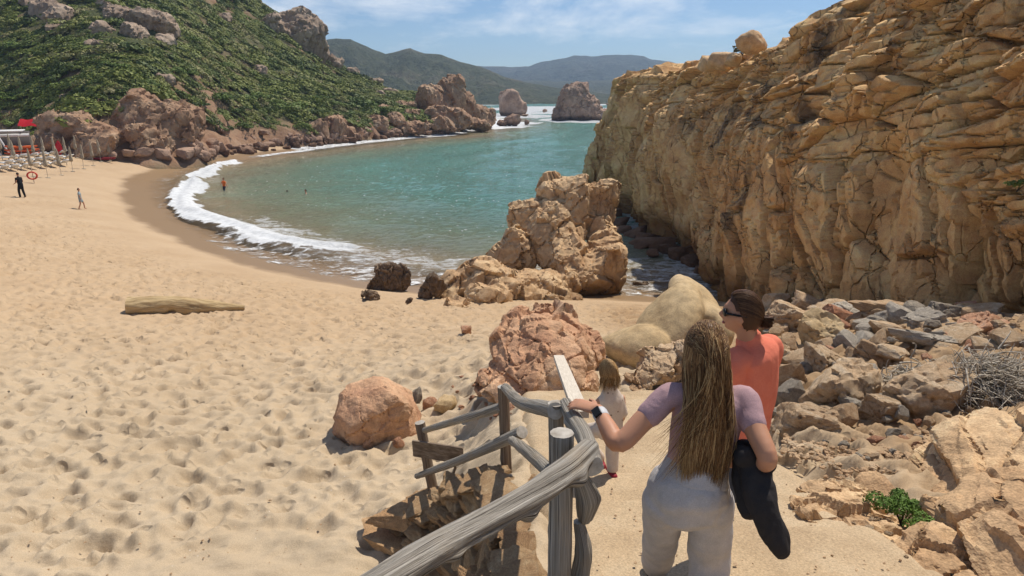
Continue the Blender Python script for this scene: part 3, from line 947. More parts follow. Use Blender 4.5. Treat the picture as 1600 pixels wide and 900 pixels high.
# the outcrop that juts from the sand into the water
B = [blk(877, 306, 33.5, 88, 62, 2.6, (0, -0.2, 0.2)), blk(893, 322, 33, 62, 110, 2.4, (0, 0.1, 0.3)), blk(938, 316, 33.5, 52, 76, 2.2, (0.1, 0, -0.3)), blk(935, 356, 33, 52, 62, 2.4, (0, 0.05, 0.2)),
     blk(826, 350, 33, 66, 92, 2.4, (0, -0.35, 0.2)), blk(872, 378, 31.5, 96, 120, 2.6, (0, -0.2, 0.4)), blk(782, 396, 31, 58, 42, 1.6, (0, -0.3, 0)), blk(941, 424, 30, 78, 82, 2.4, (0, 0.1, 0.3)),
     blk(892, 406, 30, 74, 70, 2.2, (0.2, -0.2, 0.1)), blk(946, 384, 31.5, 54, 56, 2.0), blk(812, 398, 31, 44, 90, 1.6, (0, -0.4, 0)),
     blk(752, 436, 27, 96, 66, 2.0, (0, -0.25, 0.3)), blk(762, 468, 25, 86, 62, 1.5, (0.2, 0.3, 0.5)), blk(717, 487, 23.5, 60, 48, 1.2, (0.2, 0.35, 0.4)), blk(835, 456, 27.5, 150, 66, 2.2, (0, 0.12, 0.1)),
     blk(860, 474, 26.3, 110, 44, 1.6, (0, 0.2, 0.1)), blk(806, 464, 26, 84, 60, 1.6, (0.1, 0.35, 0.2)), blk(902, 436, 29, 78, 56, 1.8), blk(712, 446, 26.5, 52, 46, 1.3, (0, 0.5, 0)), blk(740, 505, 23, 50, 26, 1.0, (0, 0.3, 0.2)),
     blk(700, 462, 26, 40, 36, 1.0)]
outcrop('rock_outcrop', 'big cracked tan granite outcrop running from the sand into the water', 'rock', B, 0.07, M['tan'], (0.95, 0.95, 1.5), rot_m(0.3, 0.5, 0.4), 0.24, 0.22, 0.08, 11, 0.06, maxp=90)
# dark wet rocks at the waterline
def on(px, py, f=None):
    return hit(px, py, f)
for nm, lab, sp in (('shore_rock', 'largest dark brown wet rock standing at the waterline', [(612, 432, 58, 46, 1.3, (0, 0.05, 0.1)), (588, 446, 34, 26, 1.0, (0, -0.6, 0))]),
                    ('shore_rock', 'leaning dark pointed slab rock next to the tan outcrop', [(676, 446, 30, 46, 0.9, (0, 0.35, 0)), (664, 460, 24, 22, 0.8, (0, 0.4, 0))]),
                    ('shore_rock', 'low dark rock on sand in front of the largest wet rock', [(578, 461, 26, 18, 0.6, (0, 0.1, 0))]),
                    ('shore_rock', 'tiny dark stone on sand between the two dark rocks', [(640, 471, 9, 9, 0.25, (0, 0, 0))]),
                    ('shore_rock', 'flat brown slab lying at the edge of the narrow inlet', [(1001, 446, 30, 12, 0.5, (0, 0.15, 0))])):
    Yb = on(sp[0][0], sp[0][1] + sp[0][3] * 0.46).y
    outcrop(nm, lab, 'rock', [blk(a[0], a[1], Yb + 0.1, *a[2:5], rot=a[5]) for a in sp], 0.03 if sp[0][2] > 20 else 0.012, M['dark'], (0.5, 0.5, 0.8), None, 0.12, 0.12, 0.08, sp[0][0], maxp=0)
# pink crumbling rock at the foot of the path
Yb = on(845, 612).y
B = [blk(850, 545, Yb + 1.2, 150, 100, 1.7, (0, 0.15, 0.3)), blk(800, 560, Yb + .9, 70, 90, 1.1, (0, -0.3, 0.2)), blk(880, 575, Yb + .6, 90, 90, 1.3, (0.2, 0.2, 0.1)), blk(835, 590, Yb + .3, 100, 60, 0.9, (0.3, 0, 0.2)), blk(826, 515, Yb + 1.5, 80, 40, 1.0, (0, -0.3, 0)),
     blk(900, 540, Yb + 1.3, 60, 60, 1.0), blk(762, 588, Yb + .6, 44, 40, 0.5, (0, 0.4, 0.2)), blk(786, 610, Yb + .1, 76, 34, 0.7, (0, 0.3, 0.2), None, 16), blk(905, 600, Yb + .3, 60, 50, 0.8, (0.2, 0.3, 0), None, 16), blk(866, 500, Yb + 1.9, 70, 44, 0.9, (0, 0.35, 0.2), None, 18), blk(812, 505, Yb + 1.7, 40, 44, 0.6, (0, -0.5, 0), None, 18), blk(915, 555, Yb + 1.6, 50, 90, 1.0, (0, 0.2, 0), None, 16)]
outcrop('crumbling_rock', 'pinkish flaking granite rock rising from the sand behind the fence', 'rock', B, 0.028, M['pink'], (0.62, 0.62, 0.36), rot_m(0.5, 0.45, 0.2), 0.15, 0.10, 0.045, 23, 0.07, maxp=90, sub=0.5)
# the single boulder
Yb = on(585, 700).y
c = at(586, 645, Y=Yb + 0.55); t = depth_of(c)
B = [(c, (62 * t / FPX, 0.70, 62 * t / FPX), (0, 0, 0), [(-0.30, -0.42, 0.86, 0.66), (0.42, -0.88, -0.05, 0.62), (-0.95, -0.15, 0.15, 0.95), (0.92, 0.1, 0.35, 0.88), (0, 0.95, 0.3, 0.9), (0, 0, -1, 0.9), (0.45, 0.25, 0.85, 0.78), (-0.6, -0.7, -0.2, 0.88), (-0.55, 0.4, 0.75, 0.85)], 34)]
outcrop('boulder', 'lone pink granite boulder lying on the open sand', 'boulder', B, 0.022, M['pink'], (1.3, 1.3, 0.9), rot_m(0.4, -0.5, 0.3), 0.06, 0.10, 0.06, 37, 0.03, maxp=8, minf=400, sub=0.4, rough=0.03)
# smooth pale boulders
Yb = on(1010, 582).y
B = [blk(1088, 484, Yb + 1.6, 116, 74, 2.0, (0, 0.25, 0.2), k=2.8), blk(1044, 512, Yb + 1.1, 164, 88, 2.0, (0, -0.45, 0.2), k=2.8), blk(1008, 546, Yb + .8, 124, 104, 1.9, (0, -0.55, 0.2), k=2.8), blk(1108, 510, Yb + 1.6, 90, 96, 1.7, (0, 0.3, 0), k=2.8), blk(1060, 552, Yb + 0.9, 130, 96, 1.8, (0, -0.3, 0), k=2.8)]
outcrop('smooth_boulder', 'smooth rounded pale yellow boulders leaning together beside the women', 'boulder', B, 0.03, M['smooth'], (0.9, 0.9, 0.9), None, 0.0, 0.0, 0.05, 41, maxp=0, rough=0.02)
Yb = on(1010, 607).y
B = [blk(1040, 572, Yb + .5, 76, 66, 0.9, (0.3, -0.5, 0.2)), blk(1005, 596, Yb + .2, 60, 26, 0.6, (0.2, -0.3, 0.2)), blk(1075, 560, Yb + .6, 60, 70, 0.8)]
outcrop('broken_slab', 'cracked tan slab of rock below the smooth pale boulders', 'rock', B, 0.022, M['rub_tan'], (0.40, 0.40, 0.24), rot_m(0.2, 0.4, 0.3), 0.10, 0.08, 0.03, 43, 0.08, sub=0.5, maxp=50, minf=40)
# bedrock in the right foreground
B = [(Vector((3.40, 4.02, 5.86)), (0.70, 0.75, 0.42), (0.1, -0.28, -0.25), None, 16), (Vector((4.1, 4.7, 6.08)), (0.85, 0.85, 0.46), (0.1, -0.25, -0.2), None, 16), (Vector((3.1, 4.6, 5.78)), (0.40, 0.45, 0.25), (0.1, 0.1, 0.1), None, 14), (Vector((2.98, 3.30, 6.10)), (0.62, 0.55, 0.40), (0.1, -0.35, 0.1), None, 16), (Vector((3.6, 3.6, 6.15)), (0.7, 0.6, 0.42), (0.1, -0.2, 0.1), None, 16)]
outcrop('bedrock_slab', 'tilted layered orange bedrock slab at the right edge of the path', 'rock', B, 0.024, M['tan'], (1.5, 1.2, 0.34), rot_m(0.15, 0.6, -0.25), 0.10, 0.06, 0.04, 53, 0.05, sub=0.4, maxp=60, minf=60)
B = [(Vector((2.45, 3.75, 6.07)), (0.55, 0.5, 0.16), (0.1, 0.25, 0.3), None, 16), (Vector((2.75, 3.3, 6.18)), (0.5, 0.5, 0.16), (0.1, 0.25, 0.2), None, 16), (Vector((2.55, 4.35, 5.98)), (0.35, 0.3, 0.16), (0.1, 0.2, 0.3), None, 14)]
outcrop('low_bedrock', 'low jagged rock ledge breaking through the sandy path edge', 'rock', B, 0.018, M['tan'], (0.42, 0.30, 0.13), rot_m(0.3, 0.6, -0.6), 0.08, 0.06, 0.025, 57, 0.08, sub=0.5, maxp=40, minf=40)

# ------------------------------------------------------------------ sea stacks, headland, hill crags
def st(name, label, blocks, mat, cell, seed, voxel=0.4, R=None, amp=0.9, crack=0.6, maxp=24, cat='rock', group=None, fine=0.3):
    outcrop(name, label, cat, blocks, voxel, mat, cell, R, amp * 0.8, crack * 0.7, fine * 0.55, seed, 0.10, maxp=maxp, minf=12, group=group)
st('sea_stack', 'square pale sea stack standing in the surf off the headland', [blk(797, 163, 268, 40, 44, 9, (0, 0.06, 0.2), None, 22), blk(806, 170, 267, 36, 30, 9, (0, 0.2, 0.1), None, 18)], M['farrock'], (4, 4, 6), 61, 0.45, None, 0.8, 0.5)
st('sea_stack', 'large dark jagged sea stack in the middle of the bay mouth', [blk(897, 162, 226, 52, 70, 11, (0, 0.1, 0.2)), blk(915, 168, 226, 52, 50, 10, (0, 0.45, 0)), blk(876, 180, 224, 32, 26, 7), blk(935, 178, 226, 50, 24, 8, (0, 0.2, 0)), blk(948, 184, 226, 30, 12, 6), blk(905, 145, 227, 26, 40, 6, (0, 0.2, 0))], M['farrock'], (1.7, 1.7, 3.2), 63, 0.34, rot_m(0.2, 0.3, 0.2), 1.0, 0.8, 40)
st('sea_stack', 'small pointed rock in white water beside the headland tip', [blk(800, 188, 187, 24, 20, 4, (0, 0.2, 0)), blk(786, 192, 186, 22, 10, 3)], M['farrock'], (1.2, 1.2, 1.8), 65, 0.25, None, 0.6, 0.5, 8)
for i, (a, b, wd, hh, Y) in enumerate(((823, 191, 9, 9, 187), (851, 173, 8, 6, 262), (820, 180, 12, 4, 235), (950, 163, 6, 5, 245))):
    V, F = stone_v(700 + i, 2, 12, 10, 0.08)
    c, hf_, _, _, _ = blk(a, b, Y, wd, hh, 1.4)
    tag(link('wave_washed_rock', mesh_np('wave_washed_rock', xf(V, (0, 0, 0), hf_), F, False), M['farrock'], loc=c),
        ('small dark rock between headland tip and bay', 'tiny rock in the surf between the two sea stacks', 'flat rock awash beside the pointed rock', 'speck of rock right of the large sea stack')[i], 'rock')
B = [blk(707, 152, 160, 42, 74, 7, (0, -0.2, 0.2), None, 14), blk(688, 160, 158, 34, 56, 6, (0, -0.25, 0)), blk(722, 166, 165, 46, 50, 7, (0, 0.5, 0)), blk(738, 178, 172, 52, 34, 8, (0, 0.3, 0)), blk(757, 184, 178, 42, 30, 7, (0, 0.1, 0)), blk(668, 152, 156, 30, 40, 5), blk(700, 185, 152, 70, 36, 7, (0, 0.1, 0)), blk(735, 194, 160, 60, 20, 6), blk(680, 195, 147, 46, 24, 5), blk(650, 200, 141, 50, 22, 5)]
st('headland', 'pink jagged rock headland closing the far side of the bay', B, M['redrock'], (1.5, 1.5, 3.4), 71, 0.33, rot_m(0.1, -0.6, 0.2), 0.9, 0.7, 60)
B = [blk(430, 52, 160, 46, 60, 8, (0, 0.1, 0)), blk(466, 58, 163, 60, 84, 9, (0, 0.25, 0)), blk(490, 84, 168, 40, 66, 9, (0, 0.5, 0)), blk(448, 36, 165, 40, 36, 7), blk(520, 100, 175, 30, 30, 6, (0, 0.5, 0)), blk(465, 26, 166, 26, 26, 6)]
st('crag', 'tall grey rock crag on the hill skyline', B, M['greyrock'], (2.2, 2.2, 4.5), 73, 0.42, rot_m(0.1, 0.3, 0.2), 1.2, 0.9, 40)
def hill_blk(px, py, wp, hp_, dep, rot=(0, 0, 0), lift=0.25, k=10):
    p = None
    while p is None:
        p = hit(px, py, hill_n, 60, 260); py += 4
    t = depth_of(p)
    p = p + Vector((0, dep * 0.15, 0))
    return (p, (wp / 2 * t / FPX, dep / 2, hp_ / 2 * t / FPX), rot, None, k)
st('crag', 'grey boulder outcrop high on the hill in the top left corner', [hill_blk(70, 15, 60, 40, 6), hill_blk(95, 30, 46, 34, 6, (0, 0.2, 0)), hill_blk(45, 5, 34, 26, 5), hill_blk(80, 47, 22, 16, 3)], M['greyrock'], (1.7, 1.7, 2), 75, 0.3, None, 0.8, 0.6, 30)
st('crag', 'long pale rock rib running down the upper hillside', [hill_blk(168, 8, 34, 36, 5), hill_blk(182, 32, 50, 44, 6, (0, 0.4, 0)), hill_blk(205, 52, 44, 34, 6, (0, 0.4, 0)), hill_blk(160, 48, 30, 30, 5), hill_blk(150, 68, 24, 16, 3)], M['greyrock'], (1.3, 1.3, 2), 77, 0.28, rot_m(0, 0.5, 0), 0.8, 0.6, 40)
st('crag', 'rounded pale boulder outcrop in the scrub right of the rib', [hill_blk(240, 42, 60, 56, 8, (0, 0.3, 0)), hill_blk(222, 30, 30, 30, 5), hill_blk(258, 66, 28, 24, 4)], M['greyrock'], (1.5, 1.5, 1.8), 79, 0.28, rot_m(0, 0.4, 0), 0.8, 0.6, 40)
for i, (a, b, wd, hh) in enumerate(((258, 125, 24, 18), (140, 70, 20, 16), (350, 30, 24, 18), (405, 110, 26, 18), (545, 105, 40, 18), (580, 118, 34, 16), (590, 148, 30, 14), (610, 105 + 35, 26, 14), (105, 155, 30, 16))):
    st('hill_rock', ('pale rock on the slope above the red cliffs', 'small rock below the long pale rib', 'rock near the top edge of the hill', 'rock in the scrub below the crag', 'rock ledge on the skyline right of the crag', 'second rock ledge down the skyline from the crag', 'low rock in the green slope above the headland', 'rock between scrub and headland', 'rock at the scrub edge above the beach sheds')[i],
       [hill_blk(a, b, wd, hh, 2.6)], M['greyrock'], (1.2, 1.2, 1.5), 81 + i, 0.3, None, 0.5, 0.4, 0)
B = [hill_blk(110, 200, 90, 70, 6, (0, 0.35, 0)), hill_blk(150, 220, 60, 60, 5, (0, 0.5, 0)), hill_blk(85, 222, 50, 40, 4), hill_blk(140, 180, 50, 36, 4, (0, 0.4, 0))]
st('beach_cliff', 'sloping orange rock face behind the parasols', B, M['redrock'], (1.0, 1.4, 2.6), 91, 0.2, rot_m(0.2, 0.8, 0.2), 0.6, 0.4, 40, 'cliff')
B = [hill_blk(205, 180, 50, 60, 6, (0, 0.2, 0)), hill_blk(225, 170, 40, 56, 5), hill_blk(245, 195, 60, 90, 6, (0, 0.45, 0)), hill_blk(285, 205, 50, 80, 5, (0, 0.55, 0)), hill_blk(215, 215, 60, 50, 5, (0, 0.3, 0)), hill_blk(250, 225, 40, 36, 4), hill_blk(210, 150, 34, 24, 4)]
st('beach_cliff', 'dark jointed rock buttress at the end of the beach', B, M['redrock'], (1.2, 1.6, 3.0), 93, 0.2, rot_m(0.1, 0.7, 0.1), 0.7, 0.5, 50, 'cliff')
B = [hill_blk(520, 202, 36, 46, 4, (0, 0.3, 0)), hill_blk(500, 205, 26, 40, 4), hill_blk(540, 210, 30, 28, 3)]
st('shore_buttress', 'upright brown slab of rock on the far shore', B, M['redrock'], (1.6, 1.6, 4), 95, 0.22, rot_m(0, 0.3, 0), 0.6, 0.4, 20)
B = [hill_blk(585, 195, 46, 30, 4), hill_blk(615, 190, 40, 26, 4), hill_blk(640, 182, 40, 24, 4), hill_blk(600, 172, 30, 16, 3), hill_blk(630, 165, 40, 14, 3)]
st('shore_buttress', 'broken pink rocks below the scrub near the headland', B, M['redrock'], (1.3, 1.3, 1.6), 97, 0.22, None, 0.7, 0.5, 30)
B = [blk(931, 262, 62, 46, 96, 3.5, (0, 0.05, 0.2), None, 6), blk(944, 232, 63, 44, 110, 3.5, (0, 0.1, 0), None, 6), blk(962, 190, 64, 40, 70, 3.5, (0, 0.2, 0.2), None, 5), blk(974, 160, 65, 36, 60, 3, (0, 0, 0), None, 5), blk(955, 285, 58, 50, 80, 3, (0, 0.1, 0.1), None, 6), blk(975, 240, 60, 50, 150, 3.5, (0, 0, 0), None, 7)]
st('cliff_tower', 'rounded rock knobs stepping into the sea at the cliff end', B, M['cliff'], (1.3, 1.3, 1.9), 101, 0.11, None, 0.5, 0.55, 40, fine=0.15)

# boulders along the far shore, each its own thing
SBM = [stone_mesh('shore_boulder', 900 + i, 3, 16, 9, 0.05, False) for i in range(8)]
def land(x, y):
    return np.maximum(hill_n(x, y), np.maximum(ground(x, y), -0.3))
rg = np.random.default_rng(5)
cand = []
for _ in range(200):
    u = rg.uniform(0, 1)
    px = 300 + 470 * u
    yb_ = np.interp(px, [290, 330, 420, 560, 640, 700, 770], [247, 246, 238, 221, 213, 209, 196])
    py = yb_ - abs(rg.normal(0, 1)) * np.interp(px, [300, 360, 640, 770], [9, 13, 9, 6]) - 1
    cand.append((px, py, rg.uniform(0.5, 1.0) ** 1.6))
cand += [(255, 243, 1.2), (150, 240, .8), (225, 240, .9), (290, 240, 1.0), (175, 243, .7), (200, 240, .6)]
for i, (px, py, sz) in enumerate(cand):
    p = hit(px, py, land, 50, 240)
    if p is None: continue
    s = 0.95 * sz
    o = link('shore_boulder', SBM[i % 8], M['farrock'], loc=p + Vector((0, 0, s * 0.1)), rot=(rg.uniform(-.3, .3), rg.uniform(-.3, .3), rg.uniform(0, 6)), scl=(s * rg.uniform(.8, 1.4), s, s * rg.uniform(.55, .9)))
    tag(o, ('large ' if sz > 0.75 else 'small ' if sz < 0.5 else '') + 'pinkish boulder lining the shore ' + ('at the end of the beach' if px < 300 else 'left of the dark earth bank' if px < 370 else 'below the middle of the scrub slope' if px < 470 else 'around the upright brown slab' if px < 560 else 'under the broken pink rocks' if px < 650 else 'at the foot of the pink headland'), 'boulder', 'boulders lining the far shore')
p = hit(290, 251, ground)
tag(link('shore_boulder', SBM[2], M['dark'], loc=p, rot=(0, 0, 0.4), scl=(1.0, 0.6, 0.5)), 'dark boulder alone on the sand by the wash', 'boulder')
# dark boulders at the foot of the big cliff, in the inlet
for i, (px, py, sz) in enumerate(((975, 362, .5), (992, 368, .7), (1012, 374, .6), (1030, 384, .8), (1046, 392, .5), (1062, 398, .7), (1080, 410, .5), (1003, 385, .35), (1095, 422, .4), (965, 350, .6), (1020, 396, .3), (950, 335, .8), (935, 310, .9))):
    p = at(px, py, z=0.1)
    s = sz
    tag(link('inlet_boulder', SBM[i % 8], M['dark'], loc=p, rot=(rg.uniform(-.3, .3), 0.2, rg.uniform(0, 6)), scl=(s * 1.3, s, s * .7)), 'dark wet boulder awash at the foot of the big cliff', 'boulder', 'boulders awash in the inlet')
# boulders on the cliff top
for i, (px, py, wd, hh, Y) in enumerate(((1172, 66, 46, 38, 34), (1125, 96, 44, 34, 37), (1108, 100, 30, 26, 38), (1146, 92, 26, 22, 35.5))):
    c, hv, _, _, _ = blk(px, py, Y, wd, hh, 1.4)
    V, F = stone_v(960 + i, 4, 8, 12, 0.07)
    me = mesh_np('perched_boulder', xf(V, (0, 0, 0), hv), F)
    tag(link('perched_boulder', me, M['tan'], loc=c, rot=(0, 0.1 * i, 0)), ('rounded boulder perched highest on the cliff rim', 'wide boulder on the cliff rim left of the perched one', 'leftmost boulder on the cliff rim', 'small boulder between those on the cliff rim')[i], 'boulder')

# ------------------------------------------------------------------ rubble heap below the cliff
RP = [stone_mesh('rubble_stone', 1000 + i, 3, 55, 5, 0.03) for i in range(14)]
for m_ in RP:
    m_.materials.append(None)
def put_stone(name, p, half, rot, mat, seed, label, group=None, sub=None):
    if sub:
        V, F = stone_v(seed, sub, 45, 6, 0.03)
        dd, _ = rockify(V, (0.9, 0.9, 0.6), rot_m(0.3, 0.4, 0.2), 0.12, 0.09, 0.06, seed, 0.05)
        V = V * (1 + dd[:, None])
        me = mesh_np(name, V, F, True, 0.5)
        o = link(name, me, mat, loc=p, rot=rot, scl=half)
    else:
        o = link(name, RP[seed % 14], None, loc=p, rot=rot, scl=half)
        o.material_slots[0].link = 'OBJECT'
        o.material_slots[0].material = mat
    return tag(o, label, 'stone', group)
BIG = [(1330, 600, 120, 110, 'rub_tan', 'large upright tan rubble block in the middle of the heap'), (1455, 610, 130, 90, 'rub_tan', 'large slanted grey-tan block beside the dry weed'), (1275, 660, 90, 60, 'rub_tan', 'rounded tan block at the front of the heap'),
       (1230, 495, 80, 66, 'rub_tan', 'pale block at the back of the heap behind the orange shirt'), (1285, 520, 70, 60, 'smooth', 'smooth yellow block at the back of the heap'), (1320, 490, 60, 40, 'rub_grey', 'grey pointed block against the cliff foot'),
       (1405, 485, 80, 36, 'rub_tan', 'flat tan block against the cliff foot'), (1450, 500, 60, 34, 'rub_grey', 'grey sloping block under the cliff'), (1540, 508, 74, 36, 'rub_red', 'dark red-brown block at the cliff foot'), (1480, 488, 50, 36, 'rub_grey', 'greenish grey block at the cliff foot'),
       (1370, 555, 70, 44, 'rub_tan', 'brown block above the middle of the heap'), (1290, 565, 60, 50, 'rub_tan', 'tan leaning block left of the heap middle'), (1225, 560, 60, 50, 'rub_tan', 'layered tan block beside the orange shirt'), (1470, 535, 90, 30, 'rub_grey', 'long grey slab lying across the heap'),
       (1390, 640, 60, 50, 'rub_tan', 'tan block at the lower heap edge'), (1500, 520, 60, 40, 'rub_tan', 'tan block behind the dry weed')]
for i, (px, py, wp, hp_, m_, lab) in enumerate(BIG):
    p = hit(px, py + hp_ * 0.3)
    t = depth_of(p)
    put_stone('rubble_block', p + Vector((0, 0.1, hp_ * 0.12 * t / FPX)), (wp / 2 * t / FPX, wp / 2.4 * t / FPX, hp_ / 2 * t / FPX), (rg.uniform(-.3, .3), rg.uniform(-.35, .35), rg.uniform(-.6, .6)), M[m_], 1100 + i, lab, None, 5)
cnt = 0
while cnt < 285:
    px, py = rg.uniform(1195, 1610), rg.uniform(468, 735)
    lowlim = np.interp(px, [1195, 1250, 1330, 1420, 1500, 1610], [640, 700, 722, 712, 660, 610])
    toplim = np.interp(px, [1195, 1300, 1450, 1610], [470, 478, 490, 500])
    if not (toplim < py < lowlim): continue
    p = hit(px, py)
    if p is None or p.y > 24: continue
    t = depth_of(p)
    front = py > lowlim - 45
    wpx = rg.uniform(7, 18) if front else rg.choice([rg.uniform(10, 24), rg.uniform(22, 46)], p=[0.65, 0.35])
    s = wpx / 2 * t / FPX
    m_ = rg.choice(['rub_tan', 'rub_grey', 'rub_red'], p=[0.3, 0.6, 0.1] if front else [0.55, 0.33, 0.12])
    put_stone('rubble_stone', p + Vector((0, 0, s * 0.3 + (0 if front else rg.uniform(0, 0.10)))), (s * rg.uniform(.9, 1.3), s * rg.uniform(.8, 1.2), s * rg.uniform(.45, .85)), (rg.uniform(-.5, .5), rg.uniform(-.5, .5), rg.uniform(0, 6.3)), M[m_], int(rg.integers(0, 9999)),
              '%s %s stone %s, %s' % ('tiny' if wpx < 12 else 'small' if wpx < 22 else 'medium' if wpx < 32 else 'big', {'rub_tan': 'tan', 'rub_grey': 'grey', 'rub_red': 'reddish'}[m_], 'at the front edge of the rubble' if front else 'at the back of the rubble' if py < toplim + 60 else 'in the middle of the rubble heap', 'nearest the people' if px < 1290 else 'left of the dry roots' if px < 1380 else 'around the dry roots' if px < 1470 else 'around the sea grass heap'), 'stones of the rubble heap')
    cnt += 1
# scattered stones on the sand by the boulder and below the path
SMALL = [(697, 630, 26, 24, 'smooth', 'yellow stone on the sand right of the lone boulder'), (672, 628, 20, 20, 'rub_red', 'pink stone beside the yellow stone'), (652, 618, 14, 30, 'rub_grey', 'thin stone leaning on the lone boulder'), (645, 640, 18, 22, 'rub_tan', 'stone wedged behind the lone boulder'),
         (640, 660, 18, 14, 'smooth', 'small yellow stone at the lone boulder foot'), (632, 672, 22, 16, 'rub_red', 'pink stone in front of the boulder edge'), (622, 690, 16, 14, 'rub_red', 'lowest pink stone by the boulder'), (728, 515, 18, 16, 'rub_red', 'dark red stone at the outcrop foot')]
for i, (px, py, wp, hp_, m_, lab) in enumerate(SMALL):
    p = hit(px, py + hp_ * 0.35); t = depth_of(p)
    put_stone('loose_stone', p + Vector((0, 0, hp_ * 0.3 * t / FPX)), (wp / 2 * t / FPX, wp / 2 * t / FPX, hp_ / 2 * t / FPX), (0.2, 0.2 * i, i), M[m_], 1200 + i, lab, None, 3)
for i in range(70):
    if i < 42: px, py = rg.normal(775, 32), rg.normal(625, 16)
    elif i < 56: px, py = rg.uniform(1230, 1420), rg.uniform(700, 745)
    else: px, py = rg.uniform(1330, 1420), rg.uniform(770, 880)
    p = hit(px, py)
    if p is None: continue
    t = depth_of(p); s = rg.uniform(4, 11) / 2 * t / FPX
    put_stone('loose_stone', p + Vector((0, 0, s * 0.2)), (s * 1.2, s, s * .7), (rg.uniform(-.4, .4), 0, rg.uniform(0, 6)), M['rub_red' if i < 42 else 'rub_tan'], i, 'pink chip fallen from the crumbling rock' if i < 42 else 'small tan chip on the sandy path side', 'chips below the crumbling rock' if i < 42 else 'chips along the path side')

# gravel and beach litter too small to count
def pebbles(name, spots, mat, label, cat):
    Vs, Fs, o = [], [], 0
    for i, (p, s) in enumerate(spots):
        V, F = stone_v(2000 + i % 40, 1, 30, 5, 0.0)
        V = xf(V, (p.x, p.y, p.z + s * 0.2), (s * rg.uniform(.8, 1.4), s * rg.uniform(.7, 1.2), s * rg.uniform(.4, .8)), (rg.uniform(-.4, .4), 0, rg.uniform(0, 6)))
        Vs.append(V); Fs.append(F + o); o += len(V)
    tag(link(name, mesh_np(name, np.concatenate(Vs), np.concatenate(Fs), False), mat), label, cat, kind='stuff')
sp = []
for _ in range(420):
    px = rg.uniform(1215, 1450); py = np.interp(px, [1195, 1250, 1330, 1420, 1500], [650, 700, 724, 714, 670]) + rg.normal(0, 16) - 2
    p = hit(px, py)
    if p is not None: sp.append((p, rg.uniform(0.008, 0.035)))
pebbles('gravel', sp, M['rub_tan'], 'tan gravel and small chips along the foot of the rubble', 'gravel')
sp = []
for _ in range(330):
    px, py = rg.uniform(-20, 760), rg.uniform(470, 920)
    p = hit(px, py)
    if p is not None and p.x < -0.6: sp.append((p, rg.uniform(0.004, 0.011) * (1 + p.y * 0.04)))
pebbles('beach_litter', sp, M['rub_tan'], 'tiny stones and shells strewn over the sand', 'pebbles')
sp = []
for _ in range(200):
    px, py = rg.uniform(930, 1420), rg.uniform(620, 920)
    p = hit(px, py)
    if p is not None and p.x > 0.2 and p.y < 8.5: sp.append((Vector((p.x, p.y, float(path_z(p.y)) + 0.03)) if p.x < 2.2 else p, rg.uniform(0.004, 0.010)))
pebbles('path_grit', sp, M['rub_tan'], 'small grit lying on the sandy path', 'pebbles')

# ------------------------------------------------------------------ scrub and plants
def leaf_cloud(n, seed, half, leaf, dome=True, lumps=7, tilt=0.0):
    """leaf clumps spread over the lumps of a crown: small folded faces facing outwards"""
    r = np.random.default_rng(seed)
    C = r.normal(size=(lumps, 3)) * np.array([0.45, 0.45, 0.22]); C[:, 2] = np.abs(C[:, 2]) + 0.15
    S = r.uniform(0.30, 0.55, lumps)
    li = r.integers(0, lumps, n)
    D = r.normal(size=(n, 3)); D /= np.linalg.norm(D, axis=1, keepdims=True)
    D[:, 2] = np.where(D[:, 2] < -0.25, -D[:, 2], D[:, 2])
    P = C[li] + D * (S[li] * r.uniform(0.72, 1.08, n) ** 0.7)[:, None] * np.array([1, 1, 0.75])
    P[:, 2] = np.maximum(P[:, 2], 0.02)
    N = D + r.normal(size=(n, 3)) * 0.45 + np.array([0, 0, 0.25])
    N /= np.linalg.norm(N, axis=1, keepdims=True)
    A = np.cross(N, r.normal(size=(n, 3))); A /= np.linalg.norm(A, axis=1, keepdims=True)
    Bv = np.cross(N, A)
    sz = leaf * r.uniform(0.5, 1.2, n)[:, None]
    half = np.array(half)
    P = P * half; 
    V = np.stack([P - A * sz, P + Bv * sz * 0.6 + N * sz * 0.15, P + A * sz, P - Bv * sz * 0.6 - N * sz * 0.05], 1).reshape(-1, 3)
    F = np.arange(4 * n).reshape(n, 4)
    return V, F
def leaf_mat(name, stops, rough=0.6):
    n = NB(name)
    co = n.coord()
    f = n.math('ADD', n.math('MULTIPLY', rand_out(n), 0.62), n.math('MULTIPLY', n.noise(co, 1.4, 3, 0.6), 0.45))
    c = n.ramp(f, stops)
    n.set(c, rough)
    n.b.inputs['Specular IOR Level'].default_value = 0.2
    return n.m
M['scrub'] = leaf_mat('scrub_leaf', [(0.12, (0.04, 0.056, 0.017)), (0.27, (0.10, 0.13, 0.032)), (0.50, (0.185, 0.215, 0.046)), (0.74, (0.225, 0.235, 0.062)), (0.92, (0.25, 0.21, 0.11))])
M['bush'] = leaf_mat('bush_leaf', [(0.2, (0.06, 0.09, 0.018)), (0.5, (0.12, 0.175, 0.032)), (0.85, (0.17, 0.22, 0.05))])
M['drygreen'] = leaf_mat('dry_leaf', [(0.2, (0.11, 0.115, 0.05)), (0.8, (0.20, 0.18, 0.09))])
M['bright'] = leaf_mat('bright_leaf', [(0.2, (0.09, 0.16, 0.025)), (0.8, (0.18, 0.28, 0.05))])
M['stem'] = NB('stem_bark').set((0.10, 0.075, 0.05), 0.9)

